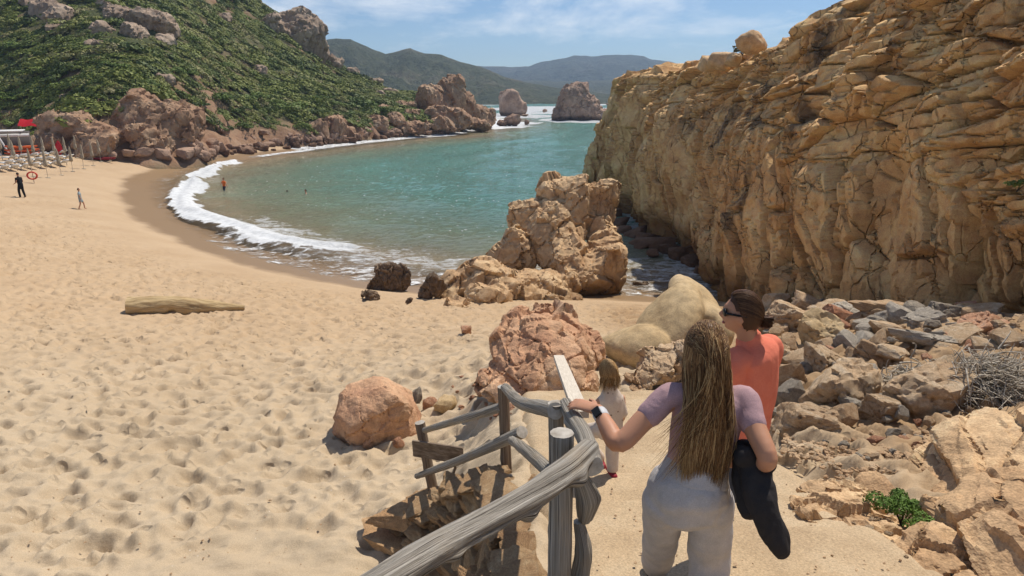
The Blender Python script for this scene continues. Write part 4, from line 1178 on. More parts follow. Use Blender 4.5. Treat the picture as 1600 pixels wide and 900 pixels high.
# the mass of scrub on the hill: nobody could count it
protoc = bpy.data.collections.new('scrub_clumps')
for i in range(7):
    V, F = leaf_cloud(520, 300 + i, (1.5, 1.2, 0.85), 0.17, lumps=7 + i % 3)
    me = mesh_np('scrub_clump', V, F, False)
    me.materials.append(M['scrub'])
    protoc.objects.link(bpy.data.objects.new('scrub_clump', me))
NS = 9000
r = np.random.default_rng(77)
sx, sy = r.uniform(-112, 0, NS), r.uniform(74, 205, NS)
sz_ = hill(sx, sy)
dn = fbm2(sx, sy, 0.06, 3, 401) + 0.6 * fbm2(sx, sy, 0.25, 2, 402)
lowcut = interp(sx, [(-112, 4.5), (-60, 4.6), (-45, 5.6), (-36, 3.2), (-22, 2.3), (-12, 2.6), (0, 6)])
gx = (hill(sx + 0.5, sy) - hill(sx - 0.5, sy)); gy = (hill(sx, sy + 0.5) - hill(sx, sy - 0.5))
slope = np.hypot(gx, gy)
keep = (sz_ > lowcut + 1.5 * dn) & (dn > -0.52) & (slope < 1.5) & (np.hypot(sx + 14, (sy - 161)) > 9) & (sy < 190)
# crags stay bare
for (px, py, rr) in ((70, 20, 3.2), (178, 25, 3.6), (205, 52, 3.0), (240, 45, 4.0), (160, 48, 2.5), (258, 125, 1.6), (90, 45, 1.5)):
    q = hit(px, py, hill_n, 60, 260)
    if q is not None: keep &= np.hypot(sx - q.x, sy - q.y - 0.8) > rr * (0.85 + 0.5 * r.random(NS))
sx, sy = sx[keep], sy[keep]
szz = hill_n(sx, sy) - 0.2
me = bpy.data.meshes.new('maquis_scrub')
me.from_pydata(np.stack([sx, sy, szz], 1).tolist(), [], [])
k = len(sx)
sc = r.uniform(0.45, 1.15, k) ** 1.2 * np.where(r.random(k) < 0.22, 1.55, 1.0)
# wind has combed the bushes down the slope
tiltx = np.clip(gy[keep], -0.8, 0.8); tilty = np.clip(gx[keep], -0.8, 0.8)
attr(me, 'rot', np.stack([tiltx * 0.7, -tilty * 0.7, r.uniform(-0.5, 0.5, k)], 1))
attr(me, 'scl', np.stack([sc * r.uniform(0.9, 1.6, k), sc, sc * r.uniform(0.6, 1.1, k)], 1))
so = link('maquis_scrub', me)
tag(so, 'low wind-combed green scrub covering the hillside', 'scrub', kind='stuff')
ng = bpy.data.node_groups.new('scatter', 'GeometryNodeTree')
ng.interface.new_socket('Geometry', in_out='INPUT', socket_type='NodeSocketGeometry')
ng.interface.new_socket('Geometry', in_out='OUTPUT', socket_type='NodeSocketGeometry')
gi = ng.nodes.new('NodeGroupInput'); go = ng.nodes.new('NodeGroupOutput')
ci = ng.nodes.new('GeometryNodeCollectionInfo')
ci.inputs['Collection'].default_value = protoc
ci.inputs['Separate Children'].default_value = True
ci.inputs['Reset Children'].default_value = True
ip = ng.nodes.new('GeometryNodeInstanceOnPoints')
ip.inputs['Pick Instance'].default_value = True
def named(nm):
    a = ng.nodes.new('GeometryNodeInputNamedAttribute'); a.data_type = 'FLOAT_VECTOR'; a.inputs['Name'].default_value = nm
    return a.outputs['Attribute']
e2r = ng.nodes.new('FunctionNodeEulerToRotation')
ng.links.new(named('rot'), e2r.inputs[0])
ng.links.new(gi.outputs[0], ip.inputs['Points'])
ng.links.new(ci.outputs[0], ip.inputs['Instance'])
ng.links.new(e2r.outputs[0], ip.inputs['Rotation'])
ng.links.new(named('scl'), ip.inputs['Scale'])
ng.links.new(ip.outputs[0], go.inputs[0])
so.modifiers.new('scatter', 'NODES').node_group = ng

# bushes that stand out singly: crown and stems
BV = [leaf_cloud(1200, 500 + i, (1, 1, 0.85), 0.085, lumps=9) for i in range(4)]
BM = [mesh_np('crown', V, F, False) for V, F in BV]
for m_ in BM: m_.materials.append(M['bush'])
def stems_mesh(seed, n=5, h=0.6, spread=0.45, r0=0.035):
    rr = random.Random(seed)
    bm = bmesh.new()
    for i in range(n):
        a = rr.uniform(0, 6.28); e = Vector((math.cos(a) * spread * rr.uniform(.4, 1), math.sin(a) * spread * rr.uniform(.4, 1), h * rr.uniform(.7, 1)))
        prev = None
        for k_ in range(4):
            f = k_ / 3
            p = Vector((e.x * f ** 1.3, e.y * f ** 1.3, -0.1 + e.z * f))
            rad = r0 * (1 - 0.6 * f)
            ring = [bm.verts.new(p + Vector((math.cos(q) * rad, math.sin(q) * rad, 0))) for q in (0, 2.1, 4.2)]
            if prev:
                for q in range(3): bm.faces.new((prev[q], prev[(q + 1) % 3], ring[(q + 1) % 3], ring[q]))
            prev = ring
    me = bpy.data.meshes.new('stem'); bm.to_mesh(me); bm.free()
    return me
STM = stems_mesh(4)
STM.materials.append(M['stem'])
bush_spots = [(455, 165, 60, 'wide bright green bush above the brown shore slab'), (490, 172, 40, None), (425, 160, 40, None), (560, 160, 60, 'broad green bush at the middle of the far slope'), (590, 170, 44, None), (540, 175, 36, None), (640, 172, 40, 'dark bush among the pink rocks by the headland'),
              (655, 152, 40, 'bush against the back of the pink headland'), (340, 150, 50, None), (370, 170, 46, None), (310, 160, 44, None), (395, 150, 50, None), (345, 100, 40, None), (60, 110, 60, None), (20, 150, 50, None), (110, 130, 50, None), (30, 70, 50, None),
              (180, 100, 46, None), (230, 130, 50, None), (280, 110, 44, None), (300, 60, 40, None), (20, 190, 40, None), (70, 165, 44, None), (385, 195, 40, None), (350, 200, 36, None), (500, 150, 40, None), (470, 195, 30, None), (520, 160, 34, None), (615, 130, 22, None), (570, 140, 26, None)]
for i, (px, py, wp, lab) in enumerate(bush_spots):
    p = hit(px, py + wp * 0.12, hill_n, 60, 240)
    if p is None: continue
    t = depth_of(p); s = wp / 2 * t / FPX * 0.8
    b = thing('bush', lab or 'rounded green bush %s' % ('on the left slope above the beach sheds' if px < 130 else 'on the slope above the beach cliffs' if px < 290 else 'in the hollow right of the beach cliffs' if px < 400 else 'on the scrub slope above the far shore'), 'bush', p - Vector((0, 0, 0.1)), (0, 0, i * 1.3), group=None if lab else 'bushes standing out of the hillside scrub')
    link('crown', BM[i % 4], None, b, scl=(s * 1.1, s, s * 0.8))
    link('stem', STM, None, b, scl=(s, s, s))
def plant(name, label, p, half, leaf, n, mat, seed):
    b = thing(name, label, 'plant', p)
    V, F = leaf_cloud(n, seed, half, leaf, lumps=8)
    link('foliage', mesh_np('foliage', V, F, False), mat, b)
    s = stems_mesh(seed, 9, half[2] * 1.0, half[0] * 0.6, 0.006 + half[0] * 0.01)
    link('stem', s, M['stem'], b)
    return b
plant('green_plant', 'bright green leafy plant at the corner of the bedrock slab', hit(1412, 806), (0.17, 0.15, 0.20), 0.013, 2400, M['bright'], 11)
plant('green_plant', 'smaller green plant just below the bright one', hit(1438, 830), (0.09, 0.09, 0.13), 0.011, 900, M['bright'], 12)
plant('cliff_shrub', 'dry green shrub growing beside the perched boulder', W(1160, 84, 33.5), (0.8, 0.6, 0.5), 0.07, 700, M['drygreen'], 13)
plant('cliff_shrub', 'dark shrub growing in a ledge of the cliff face', W(1372, 212, 22.5), (0.5, 0.4, 0.22), 0.05, 500, M['scrub'], 14)
plant('cliff_shrub', 'small dark shrub at the right edge of the cliff face', W(1590, 292, 12.6), (0.2, 0.2, 0.16), 0.03, 300, M['scrub'], 15)
plant('dry_grass', 'dry greenish tuft on top of the bedrock slab', W(1590, 640, 8.0), (0.35, 0.3, 0.2), 0.03, 500, M['drygreen'], 16)

# ------------------------------------------------------------------ heaps of dead sea-grass and sticks
def tubes(paths, sides=4):
    """one mesh of many thin tapering strands; paths: list of (points, radii)"""
    Vs, Fs, o = [], [], 0
    ang = np.arange(sides) * 2 * np.pi / sides
    for P, R in paths:
        P = np.asarray(P, float); R = np.asarray(R, float)
        T = np.gradient(P, axis=0); T /= np.linalg.norm(T, axis=1, keepdims=True) + 1e-9
        ref = np.array([0.31, 0.17, 0.93]) if abs(T[0] @ np.array([0.31, 0.17, 0.93])) < 0.9 else np.array([1.0, 0, 0])
        A = np.cross(T, ref); A /= np.linalg.norm(A, axis=1, keepdims=True) + 1e-9
        Bv = np.cross(T, A)
        n = len(P)
        ring = P[:, None] + (A[:, None] * np.cos(ang)[None, :, None] + Bv[:, None] * np.sin(ang)[None, :, None]) * R[:, None, None]
        Vs.append(ring.reshape(-1, 3))
        i = np.arange((n - 1) * sides).reshape(n - 1, sides)
        j = np.roll(i, -1, 1)
        Fs.append(np.stack([i, j, j + sides, i + sides], 2).reshape(-1, 4) + o)
        o += n * sides
    return np.concatenate(Vs), np.concatenate(Fs)
n = NB('dead_fibre')
n.set(n.ramp(n.noise(n.coord(), 9, 3, 0.6), [(0.3, (0.24, 0.195, 0.14)), (0.5, (0.44, 0.385, 0.31)), (0.75, (0.62, 0.56, 0.47))]), 0.9)
M['fibre'] = n.m
def heap(name, label, px, py, wp, hp_, n, seed, dirv):
    r = np.random.default_rng(seed)
    c = hit(px, py + hp_ * 0.3); t = depth_of(c)
    a, h = wp / 2 * t / FPX, hp_ / 2 * t / FPX
    paths = []
    for i in range(n):
        q = r.normal(size=3) * 0.42
        p0 = np.array([q[0] * a, q[1] * a * 0.8, abs(q[2]) * h + h * 0.25 * (1 - q[0] ** 2)])
        d = np.array(dirv) + r.normal(size=3) * 0.75; d /= np.linalg.norm(d)
        L = a * r.uniform(0.35, 0.9)
        cv = r.normal(size=3) * 0.5
        u = np.linspace(0, 1, 7)[:, None]
        P = p0 + d * L * u + cv * L * 0.6 * (u * (1 - u)) - np.array([0, 0, 0.35 * L]) * u ** 2
        P[:, 2] = np.maximum(P[:, 2], 0.01)
        paths.append((P, (0.010 if i % 9 else 0.017) * (1 - 0.6 * u[:, 0]) * t / 11))
    V, F = tubes(paths, 3)
    tag(link(name, mesh_np(name, V, F), M['fibre'], loc=c), label, 'dry weed')
heap('dry_weed_heap', 'tangle of pale dry roots hanging over the rubble blocks', 1415, 590, 90, 76, 420, 5, (0.6, -0.4, -0.1))
heap('dry_weed_heap', 'wide grey heap of dead sea grass at the right of the rubble', 1545, 590, 150, 96, 1200, 6, (0.8, -0.3, 0.1))

# ------------------------------------------------------------------ path
def path_top(x, y):
    st_ = 0.62
    f = (y + 0.1 * np.sin(x * 1.7) + 0.05 * noise3(np.stack([x * 2, y * 0, y * 0 + .5], 1), 3)) / st_
    fr = f - np.floor(f)
    saw = (fr - sstep(0.86, 1.0, fr)) * PATH_B * st_          # worn treads with a low nosing
    return path_z(y) + saw * 0.45 - 0.01
def make_path():
    ys = np.arange(-1.0, 9.3, 0.034); us = np.linspace(0, 1, 90)
    Y = np.repeat(ys[:, None], len(us), 1)
    ex = np.maximum(edge_x(Y), -0.02)
    rx = interp(Y, [(-1, 2.8), (5, 2.7), (7, 2.6), (9.3, 2.4)])
    X = ex + (rx - ex) * us[None]
    x, y = X.ravel(), Y.ravel()
    z = path_top(x, y) + 0.06 * fbm2(x, y, 0.9, 4, 501) + 0.012 * fbm2(x, y, 7, 4, 502, 0.6)
    u = np.repeat(us[None], len(ys), 0).ravel()
    z -= 0.22 * sstep(0.80, 1.0, u + 0.10 * fbm2(x, y, 1.2, 3, 503)) + 0.30 * sstep(8.6, 9.3, y) + 0.22 * sstep(0.10, 0.0, u)
    me = mesh_np('path', np.stack([x, y, z], 1), grid_faces(len(ys), len(us)))
    n = NB('path_cement')
    co = n.coord()
    a = n.noise(co, 1.6, 5, 0.62)
    c = n.ramp(a, [(0.3, (0.40, 0.285, 0.17)), (0.5, (0.48, 0.355, 0.22)), (0.75, (0.53, 0.415, 0.275))])
    g = n.noise(co, 70, 3, 0.8)
    c = n.mix(0.5, c, n.ramp(g, [(0.3, 0.2), (0.7, 0.8)]), 'OVERLAY')
    n.set(c, 0.93, n.bump(n.math('ADD', n.noise(co, 9, 6, 0.7), n.math('MULTIPLY', g, 0.3)), 0.8, 0.02))
    tag(link('path', me, n.m), kind='structure')
make_path()

# ------------------------------------------------------------------ dry stone wall under the path edge
wall = thing('stone_wall', 'dry stone retaining wall dropping from the path edge to the sand', 'wall', (-0.4, 5.2, 4.2))
rg2 = np.random.default_rng(21)
WP = []
for i in range(10):
    V, F = stone_v(1500 + i, 4, 50, 5, 0.03)
    dd, _ = rockify(V, (1.0, 1.0, 0.5), None, 0.08, 0.06, 0.07, 1500 + i, 0.06)
    me = mesh_np('stone', V * (1 + dd[:, None]), F, True, 0.6); me.materials.append(M['wall']); WP.append(me)
wb = np.array(wall.location)
edge_pts = [(edge_x(y) - 0.03, y) for y in np.arange(1.6, 6.7, 0.05)]
nw = 0
for row in range(12):
    s_acc = rg2.uniform(0, 0.2)
    arc = 0.0
    prev = None
    for (ex_, y) in edge_pts:
        ex_ = float(ex_)
        if prev is not None: arc += math.hypot(ex_ - prev[0], y - prev[1])
        prev = (ex_, y)
        if arc < s_acc: continue
        w_ = rg2.uniform(0.17, 0.40)
        s_acc = arc + w_ * 0.88
        ztop = float(ground(np.array([ex_ + 0.12]), np.array([y]))[0]) + 0.03
        zz = ztop - 0.05 - row * 0.118
        gz = float(ground(np.array([ex_ - 0.35]), np.array([y]))[0])
        if zz < gz - 0.15: continue
        tx = -0.15 if y < 4.6 else -0.75
        yaw = math.atan2(1.0, tx)
        o = link('stone', WP[int(rg2.integers(0, 10))], None, wall,
                 loc=(ex_ - wb[0] - 0.04 - row * 0.022 + rg2.normal() * 0.03, y - wb[1] + rg2.normal() * 0.02, zz - wb[2]),
                 rot=(rg2.normal() * 0.12, rg2.normal() * 0.12, yaw + rg2.normal() * 0.2), scl=(w_ * 0.50, rg2.uniform(0.11, 0.17), rg2.uniform(0.048, 0.075)))
        nw += 1
def slab(name, label, px, py, wp, dep, th, mat, rot=(0, 0, 0.3), seed=1, lift=0.0):
    p = hit(px, py); t = depth_of(p)
    V, F = stone_v(seed, 5, 70, 1, 0.025)
    me = mesh_np(name, xf(V, (0, 0, 0), (wp / 2 * t / FPX, dep / 2, th / 2)), F, True, 0.6)
    return tag(link(name, me, mat, loc=p + Vector((0, 0, lift)), rot=rot), label, 'stone')
slab('stone_step', 'flat stone slab at the foot of the wall, lowest of the steps', 614, 852, 58, 0.36, 0.09, M['wall'], (0, 0, -0.35), 3, 0.05)
slab('stone_step', 'long stone block forming the left end of the wall top', 602, 822, 60, 0.24, 0.11, M['wall'], (0, 0, 0.5), 6, 0.05)
slab('stone_step', 'thick stone block in shade below the leaning fence post', 650, 812, 80, 0.28, 0.16, M['wall'], (0, 0, -0.1), 9, 0.06)
for i, (px, py, tt, s, lab) in enumerate(((708, 770, 6.2, 0.14, 'pointed stone sticking up from the wall top left of the middle post'), (752, 765, 5.8, 0.16, 'upright broken stone on the wall beside the middle post'), (775, 750, 5.7, 0.13, 'tallest jagged stone behind the middle post'), (812, 770, 5.5, 0.12, 'stone right of the middle post foot'), (735, 785, 6.0, 0.12, 'stone wedged in the wall top'))):
    put_stone('wall_cap_stone', W(px, py, tt), (s * 0.8, s * 0.7, s * 1.15), (0.2, 0.3 - 0.2 * i, i), M['wall'], 1600 + i, lab, None, 4)
B = [(Vector((-0.12, 3.6, 5.1)), (0.30, 0.9, 0.75), (0, 0.15, 0.0), None, 12), (Vector((-0.22, 2.6, 5.6)), (0.3, 0.8, 0.7), (0, 0.2, 0.1), None, 12), (Vector((-0.3, 4.5, 4.6)), (0.35, 0.7, 0.6), (0, 0.2, 0.3), None, 12)]
outcrop('path_footing', 'brown fractured rock face under the path behind the big rail', 'rock', B, 0.03, M['wall'], (0.30, 0.30, 0.5), rot_m(0.3, 0.2, 0.1), 0.22, 0.14, 0.03, 77, 0.08, sub=0.5, maxp=40, minf=40)

# ------------------------------------------------------------------ weathered timber
n = NB('grey_timber')
gv = n.at('grain', True)
fa = n.noise(n.coord((1, 1, 1), src=gv), 1.0, 6, 0.65, 0.3)
fb = n.noise(n.coord((3.2, 3.2, 1.5), src=gv), 1.0, 4, 0.6)
c = n.ramp(fa, [(0.28, (0.085, 0.07, 0.055)), (0.45, (0.27, 0.24, 0.20)), (0.62, (0.40, 0.365, 0.315)), (0.8, (0.50, 0.45, 0.38))])
c = n.mix(0.4, c, n.ramp(fb, [(0.3, 0.2), (0.7, 0.8)]), 'OVERLAY')
c = n.mix(n.ramp(n.noise(n.coord(), 4, 3), [(0.52, 0.0), (0.75, 0.45)]), c, (0.42, 0.31, 0.19))
spl = n.ramp(n.noise(n.coord((2.2, 2.2, 0.5), src=gv), 1.0, 2, 0.5), [(0.335, 1.0), (0.365, 0.0)])
c = n.mix(spl, c, (0.05, 0.04, 0.032))
M['timber'] = n.set(c, 0.85, n.bump(n.math('SUBTRACT', n.math('ADD', fa, n.math('MULTIPLY', fb, 0.5)), n.math('MULTIPLY', spl, 0.8)), 0.9, 0.012))
n = NB('brown_timber')
gv = n.at('grain', True)
fa = n.noise(n.coord((1, 1, 1), src=gv), 1.0, 6, 0.65, 0.3)
c = n.ramp(fa, [(0.28, (0.06, 0.042, 0.03)), (0.5, (0.20, 0.145, 0.10)), (0.75, (0.36, 0.29, 0.22))])
M['timber_brown'] = n.set(c, 0.88, n.bump(fa, 0.9, 0.012))
n = NB('cut_end')
c = n.ramp(n.noise(n.coord((12, 12, 12)), 2.0, 4), [(0.3, (0.30, 0.26, 0.21)), (0.7, (0.52, 0.48, 0.42))])
M['cut'] = n.set(c, 0.9)
n = NB('pale_plank')
c = n.ramp(n.noise(n.coord((14, 14, 1.2), src=n.at('grain', True)), 0.4, 5, 0.6), [(0.3, (0.50, 0.43, 0.34)), (0.7, (0.70, 0.63, 0.53))])
M['plank'] = n.set(c, 0.8)
n = NB('drift_log')
c = n.ramp(n.noise(n.coord((1, 1, 1), src=n.at('grain', True)), 0.8, 6, 0.65, 0.4), [(0.28, (0.24, 0.15, 0.07)), (0.5, (0.46, 0.33, 0.17)), (0.75, (0.62, 0.47, 0.27))])
M['log'] = n.set(c, 0.85, n.bump(n.noise(n.coord((1, 1, 1), src=n.at('grain', True)), 1.2, 6, 0.7), 0.8, 0.03))
def spline(P, R, n):
    P = np.array([list(p) for p in P], float); R = np.array(R, float)
    s = np.concatenate([[0], np.cumsum(np.linalg.norm(np.diff(P, axis=0), axis=1))])
    u = np.linspace(0, s[-1], n)
    m = np.gradient(P, s, axis=0); mr = np.gradient(R, s)
    i = np.clip(np.searchsorted(s, u, 'right') - 1, 0, len(s) - 2)
    h = (s[i + 1] - s[i]); t = (u - s[i]) / h
    h00, h10, h01, h11 = 2 * t**3 - 3 * t**2 + 1, t**3 - 2 * t**2 + t, -2 * t**3 + 3 * t**2, t**3 - t**2
    Q = h00[:, None] * P[i] + (h10 * h)[:, None] * m[i] + h01[:, None] * P[i + 1] + (h11 * h)[:, None] * m[i + 1]
    return Q, np.interp(u, s, R), u
def timber(name, P, R, mat, parent=None, base=(0, 0, 0), seed=0, sides=26, step=0.02, rough=0.10, knots=(), bend=0.0, cap=True):
    P = [Vector(p) for p in P]
    L = sum((P[i + 1] - P[i]).length for i in range(len(P) - 1))
    if len(P) == 2:
        m = (P[0] + P[1]) / 2 + Vector((random.Random(seed).uniform(-1, 1), 0, random.Random(seed + 1).uniform(-1, 1))) * bend * L
        P = [P[0], m, P[1]]; R = [R[0], (R[0] + R[1]) / 2, R[1]]
    nn = max(8, int(L / step))
    Q, rad, u = spline(P, R, nn)
    T = np.gradient(Q, axis=0); T /= np.linalg.norm(T, axis=1, keepdims=True)
    ref = np.array([0.1, 0.0, 1.0]) if abs(T[0][2]) < 0.8 else np.array([1.0, 0.1, 0])
    A = np.cross(T, ref); A /= np.linalg.norm(A, axis=1, keepdims=True)
    Bv = np.cross(T, A)
    th = np.arange(sides) * 2 * np.pi / sides
    ct, sn = np.cos(th), np.sin(th)
    U = np.repeat(u[:, None], sides, 1)
    q = np.stack([np.repeat(ct[None], nn, 0).ravel() * 2.6, np.repeat(sn[None], nn, 0).ravel() * 2.6, (U * 1.6).ravel() + seed], 1)
    g = fbm(q, 4, seed, 0.6).reshape(nn, sides)
    lump = noise3(np.stack([U.ravel() * 2.2 + seed * 3.1, np.repeat(ct[None], nn, 0).ravel() * .6, np.repeat(sn[None], nn, 0).ravel() * .6], 1), seed + 9).reshape(nn, sides)
    rr = rad[:, None] * (1 + rough * 1.6 * g + rough * 1.2 * lump)
    for (ku, ka, kh, kw) in knots:
        da = np.angle(np.exp(1j * (th - ka)))
        rr = rr + kh * np.exp(-((U - ku * L) / kw) ** 2 - (da[None] / 0.6) ** 2)
    V = Q[:, None] + (A[:, None] * ct[None, :, None] + Bv[:, None] * sn[None, :, None]) * rr[:, :, None]
    V = V.reshape(-1, 3)
    i = np.arange((nn - 1) * sides).reshape(nn - 1, sides); j = np.roll(i, -1, 1)
    F = np.stack([i, j, j + sides, i + sides], 2).reshape(-1, 4)
    tw = 0.5 * np.sin(u * 1.3 + seed)[:, None] + 0.25 * noise3(np.stack([(U * 3).ravel(), U.ravel() * 0 + seed, U.ravel() * 0 + .5], 1), seed).reshape(nn, sides)
    gr = np.stack([(np.cos(th[None] + tw)).ravel() * 4.6, (np.sin(th[None] + tw)).ravel() * 4.6, (U * 1.5).ravel() + seed * 3], 1)
    me = mesh_np(name, V - np.array(base), F)
    attr(me, 'grain', gr)
    o = link(name, me, mat, parent)
    if cap:
        for e, sg in ((0, 1), (nn - 1, -1)):
            ring = V[e * sides:(e + 1) * sides]
            c0 = ring.mean(0) - T[e] * 0.003 * sg
            Vc = np.concatenate([ring, [c0]]) - np.array(base)
            k = np.arange(sides); Fc = np.stack([k, np.roll(k, -1), np.full(sides, sides)], 1)
            if sg > 0: Fc = Fc[:, ::-1]
            cm = mesh_np('cut_end', Vc, Fc, False)
            link('cut_end', cm, M['cut'], o)
    return o
FB = W(880, 760, 2.7); FB.z = 6.5
fence = thing('driftwood_fence', 'rustic fence of grey driftwood posts and rails along the path', 'fence', FB)
fb = tuple(FB)
big = timber('handrail', [W(560, 940, 1.38), W(650, 880, 1.62), W(740, 826, 1.90), W(830, 775, 2.20), W(888, 734, 2.46), W(922, 704, 2.62)], [0.037, 0.039, 0.040, 0.043, 0.049, 0.043], M['timber'], fence, fb, 3, 44, 0.008, 0.16,
             ((0.62, 1.2, 0.03, 0.04), (0.80, 2.6, 0.035, 0.05), (0.88, 0.6, 0.03, 0.05), (0.93, 1.8, 0.02, 0.04), (0.45, 2.2, 0.018, 0.05), (0.3, 0.8, 0.014, 0.04), (0.15, 2.5, 0.012, 0.05)))
timber('handrail', [W(926, 728, 2.56), W(916, 690, 2.76), W(898, 658, 2.98), W(884, 632, 3.18)], [0.042, 0.036, 0.036, 0.034], M['timber'], fence, fb, 23, 32, 0.009, 0.16, ((0.3, 0.6, 0.02, 0.04), (0.7, 2.4, 0.015, 0.04)))
def vpost(px, py, t, r, zb, seed, mat='timber', lean=(0, 0)):
    a = W(px, py, t); b = Vector((a.x + lean[0], a.y + lean[1], zb))
    return timber('post', [b, a], [r * 1.08, r], M[mat], fence, fb, seed, 28, 0.012, 0.07, ((0.5, 1.5, 0.006, 0.04),), 0.01)
vpost(878, 676, 2.62, 0.046, 6.30, 5)
vpost(869, 630, 3.15, 0.037, 6.2, 6, 'timber', (0.01, 0))
vpost(786, 604, 5.70, 0.046, 5.25, 7, 'timber_brown', (0.06, -0.02))
vpost(656, 660, 7.35, 0.056, 4.45, 8, 'timber_brown', (0.17, -0.05))
def rail(a, b, r0, r1, seed, mat='timber', bend=0.02):
    return timber('rail', [a, b], [r0, r1], M[mat], fence, fb, seed, 20, 0.02, 0.09, (), bend)
rail(W(664, 672, 7.25), W(784, 636, 5.75), 0.034, 0.042, 11, 'timber', 0.03)
rail(W(652, 744, 7.35), W(816, 675, 5.45), 0.032, 0.052, 12, 'timber')
rail(W(790, 606, 5.62), W(868, 642, 3.12), 0.040, 0.040, 13)
rail(W(800, 688, 5.50), W(868, 744, 3.10), 0.036, 0.036, 14)
timber('stick', [W(700, 768, 6.6), W(712, 728, 6.6)], [0.016, 0.012], M['timber_brown'], fence, fb, 15, 10, 0.02)
timber('brace', [W(905, 745, 2.62), W(915, 778, 2.7), W(912, 812, 2.78)], [0.030, 0.046, 0.026], M['timber'], fence, fb, 16, 24, 0.008, 0.32)
timber('brace', [W(903, 815, 2.78), W(910, 858, 2.8), W(905, 900, 2.85), W(898, 940, 2.85)], [0.024, 0.036, 0.042, 0.044], M['timber'], fence, fb, 17, 24, 0.008, 0.32)
def board(name, c, ax, ay, az, half, mat, parent, base, bevel=0.006, seed=0):
    bm = bmesh.new()
    bmesh.ops.create_cube(bm, size=2)
    bmesh.ops.bevel(bm, geom=bm.edges[:], offset=0.05, segments=1, affect='EDGES') if bevel else None
    Mx = Matrix((Vector(ax).normalized() * half[0], Vector(ay).normalized() * half[1], Vector(az).normalized() * half[2])).transposed()
    for v in bm.verts: v.co = Mx @ v.co + Vector(c) - Vector(base)
    me = bpy.data.meshes.new(name); bm.to_mesh(me); bm.free()
    co = np.array([v.co[:] for v in me.vertices])
    axn = np.array(Vector(ax).normalized())
    attr(me, 'grain', np.stack([co @ np.array(Vector(ay).normalized()) * 40, co @ np.array(Vector(az).normalized()) * 40, co @ axn * 3 + seed], 1))
    return link(name, me, mat, parent)
a, b = W(645, 700, 7.25), W(724, 712, 7.05)
board('sign_board', (a + b) / 2, b - a, (0.1, 1, 0), (0, -0.15, 1), ((b - a).length / 2, 0.014, 0.105), M['timber_brown'], fence, fb, seed=2)
a, b = W(908, 648, 3.1), W(873, 558, 5.0)
board('handrail_plank', (a + b) / 2, b - a, (1, 0, 0), (0, 0.3, 1), ((b - a).length / 2, 0.038, 0.016), M['plank'], fence, fb, seed=4)

# driftwood log on the beach
pl, pr = hit(200, 488), hit(383, 486)
dl = pl + Vector((0, 0, 0.2)); dr = pr + Vector((0, 0, 0.12))
logb = (pl + pr) / 2
lt = thing('driftwood_log', 'thick bleached tree trunk washed up on the sand', 'log', logb)
mid = dl.lerp(dr, 0.35) + Vector((0, 0, 0.02)); m2 = dl.lerp(dr, 0.7) + Vector((0, 0, -0.02))
timber('trunk', [dl, mid, m2, dr], [0.27, 0.31, 0.25, 0.07], M['log'], lt, tuple(logb), 31, 40, 0.04, 0.12, ((0.38, 0.6, -0.12, 0.12), (0.55, 2.0, 0.05, 0.2), (0.8, 1.0, 0.04, 0.15)))

# ------------------------------------------------------------------ people
def skin_mat(name, col):
    n = NB(name)
    c = n.mix(0.25, col, n.ramp(n.noise(n.coord(), 6, 4), [(0.3, 0.3), (0.7, 0.7)]), 'OVERLAY')
    n.set(c, 0.5)
    n.b.inputs['Subsurface Weight'].default_value = 0.08
    n.b.inputs['Subsurface Radius'].default_value = (0.02, 0.008, 0.004)
    return n.m
def cloth_mat(name, col, dots=None, rough=0.9, weave=0.3):
    n = NB(name)
    co = n.coord()
    c = n.mix(0.18, col, n.ramp(n.noise(co, 14, 4), [(0.3, 0.25), (0.7, 0.75)]), 'OVERLAY')
    c = n.mix(0.22, c, n.ramp(n.noise(co, 220, 2, 0.8), [(0.3, 0.2), (0.7, 0.8)]), 'OVERLAY')
    if dots:
        c = n.mix(n.ramp(n.voro(co, 26), [(0.16, 1.0), (0.2, 0.0)]), c, dots)
    h = n.math('ADD', n.noise(co, 18, 4, 0.5, 0.6), n.math('MULTIPLY', n.noise(co, 300, 2), 0.1))
    return n.set(c, rough, n.bump(h, weave, 0.02))
M['skin'] = skin_mat('skin', (0.50, 0.25, 0.15))
M['skin2'] = skin_mat('skin_light', (0.56, 0.31, 0.20))
M['mauve'] = cloth_mat('mauve_jersey', (0.42, 0.265, 0.275))
M['greycloth'] = cloth_mat('grey_fleece', (0.47, 0.44, 0.425))
M['coral'] = cloth_mat('coral_cloth', (0.74, 0.20, 0.12))
M['cream'] = cloth_mat('cream_cloth', (0.62, 0.52, 0.43), dots=(0.16, 0.10, 0.08))
M['creamp'] = cloth_mat('cream_trousers', (0.60, 0.50, 0.42))
M['charcoal'] = cloth_mat('charcoal_fleece', (0.030, 0.026, 0.026))
M['black'] = cloth_mat('black_cloth', (0.012, 0.012, 0.014))
M['paleblue'] = cloth_mat('pale_blue_cloth', (0.30, 0.36, 0.37))
M['orangetop'] = cloth_mat('orange_cloth', (0.75, 0.16, 0.03))
M['redshoe'] = cloth_mat('red_sandal', (0.30, 0.025, 0.04), rough=0.6)
M['darkshoe'] = cloth_mat('dark_shoe', (0.02, 0.018, 0.018), rough=0.6)
M['denim'] = cloth_mat('dark_shorts', (0.05, 0.055, 0.07))
n = NB('watch_glass'); M['glass'] = n.set((0.01, 0.01, 0.012), 0.12)
n = NB('watch_strap'); M['strap'] = n.set((0.55, 0.55, 0.56), 0.5)
n = NB('lens_black'); M['lens'] = n.set((0.006, 0.006, 0.007), 0.15)
n = NB('lip'); M['lip'] = n.set((0.36, 0.11, 0.09), 0.5)
n = NB('eye_dark'); M['eye'] = n.set((0.03, 0.02, 0.015), 0.3)
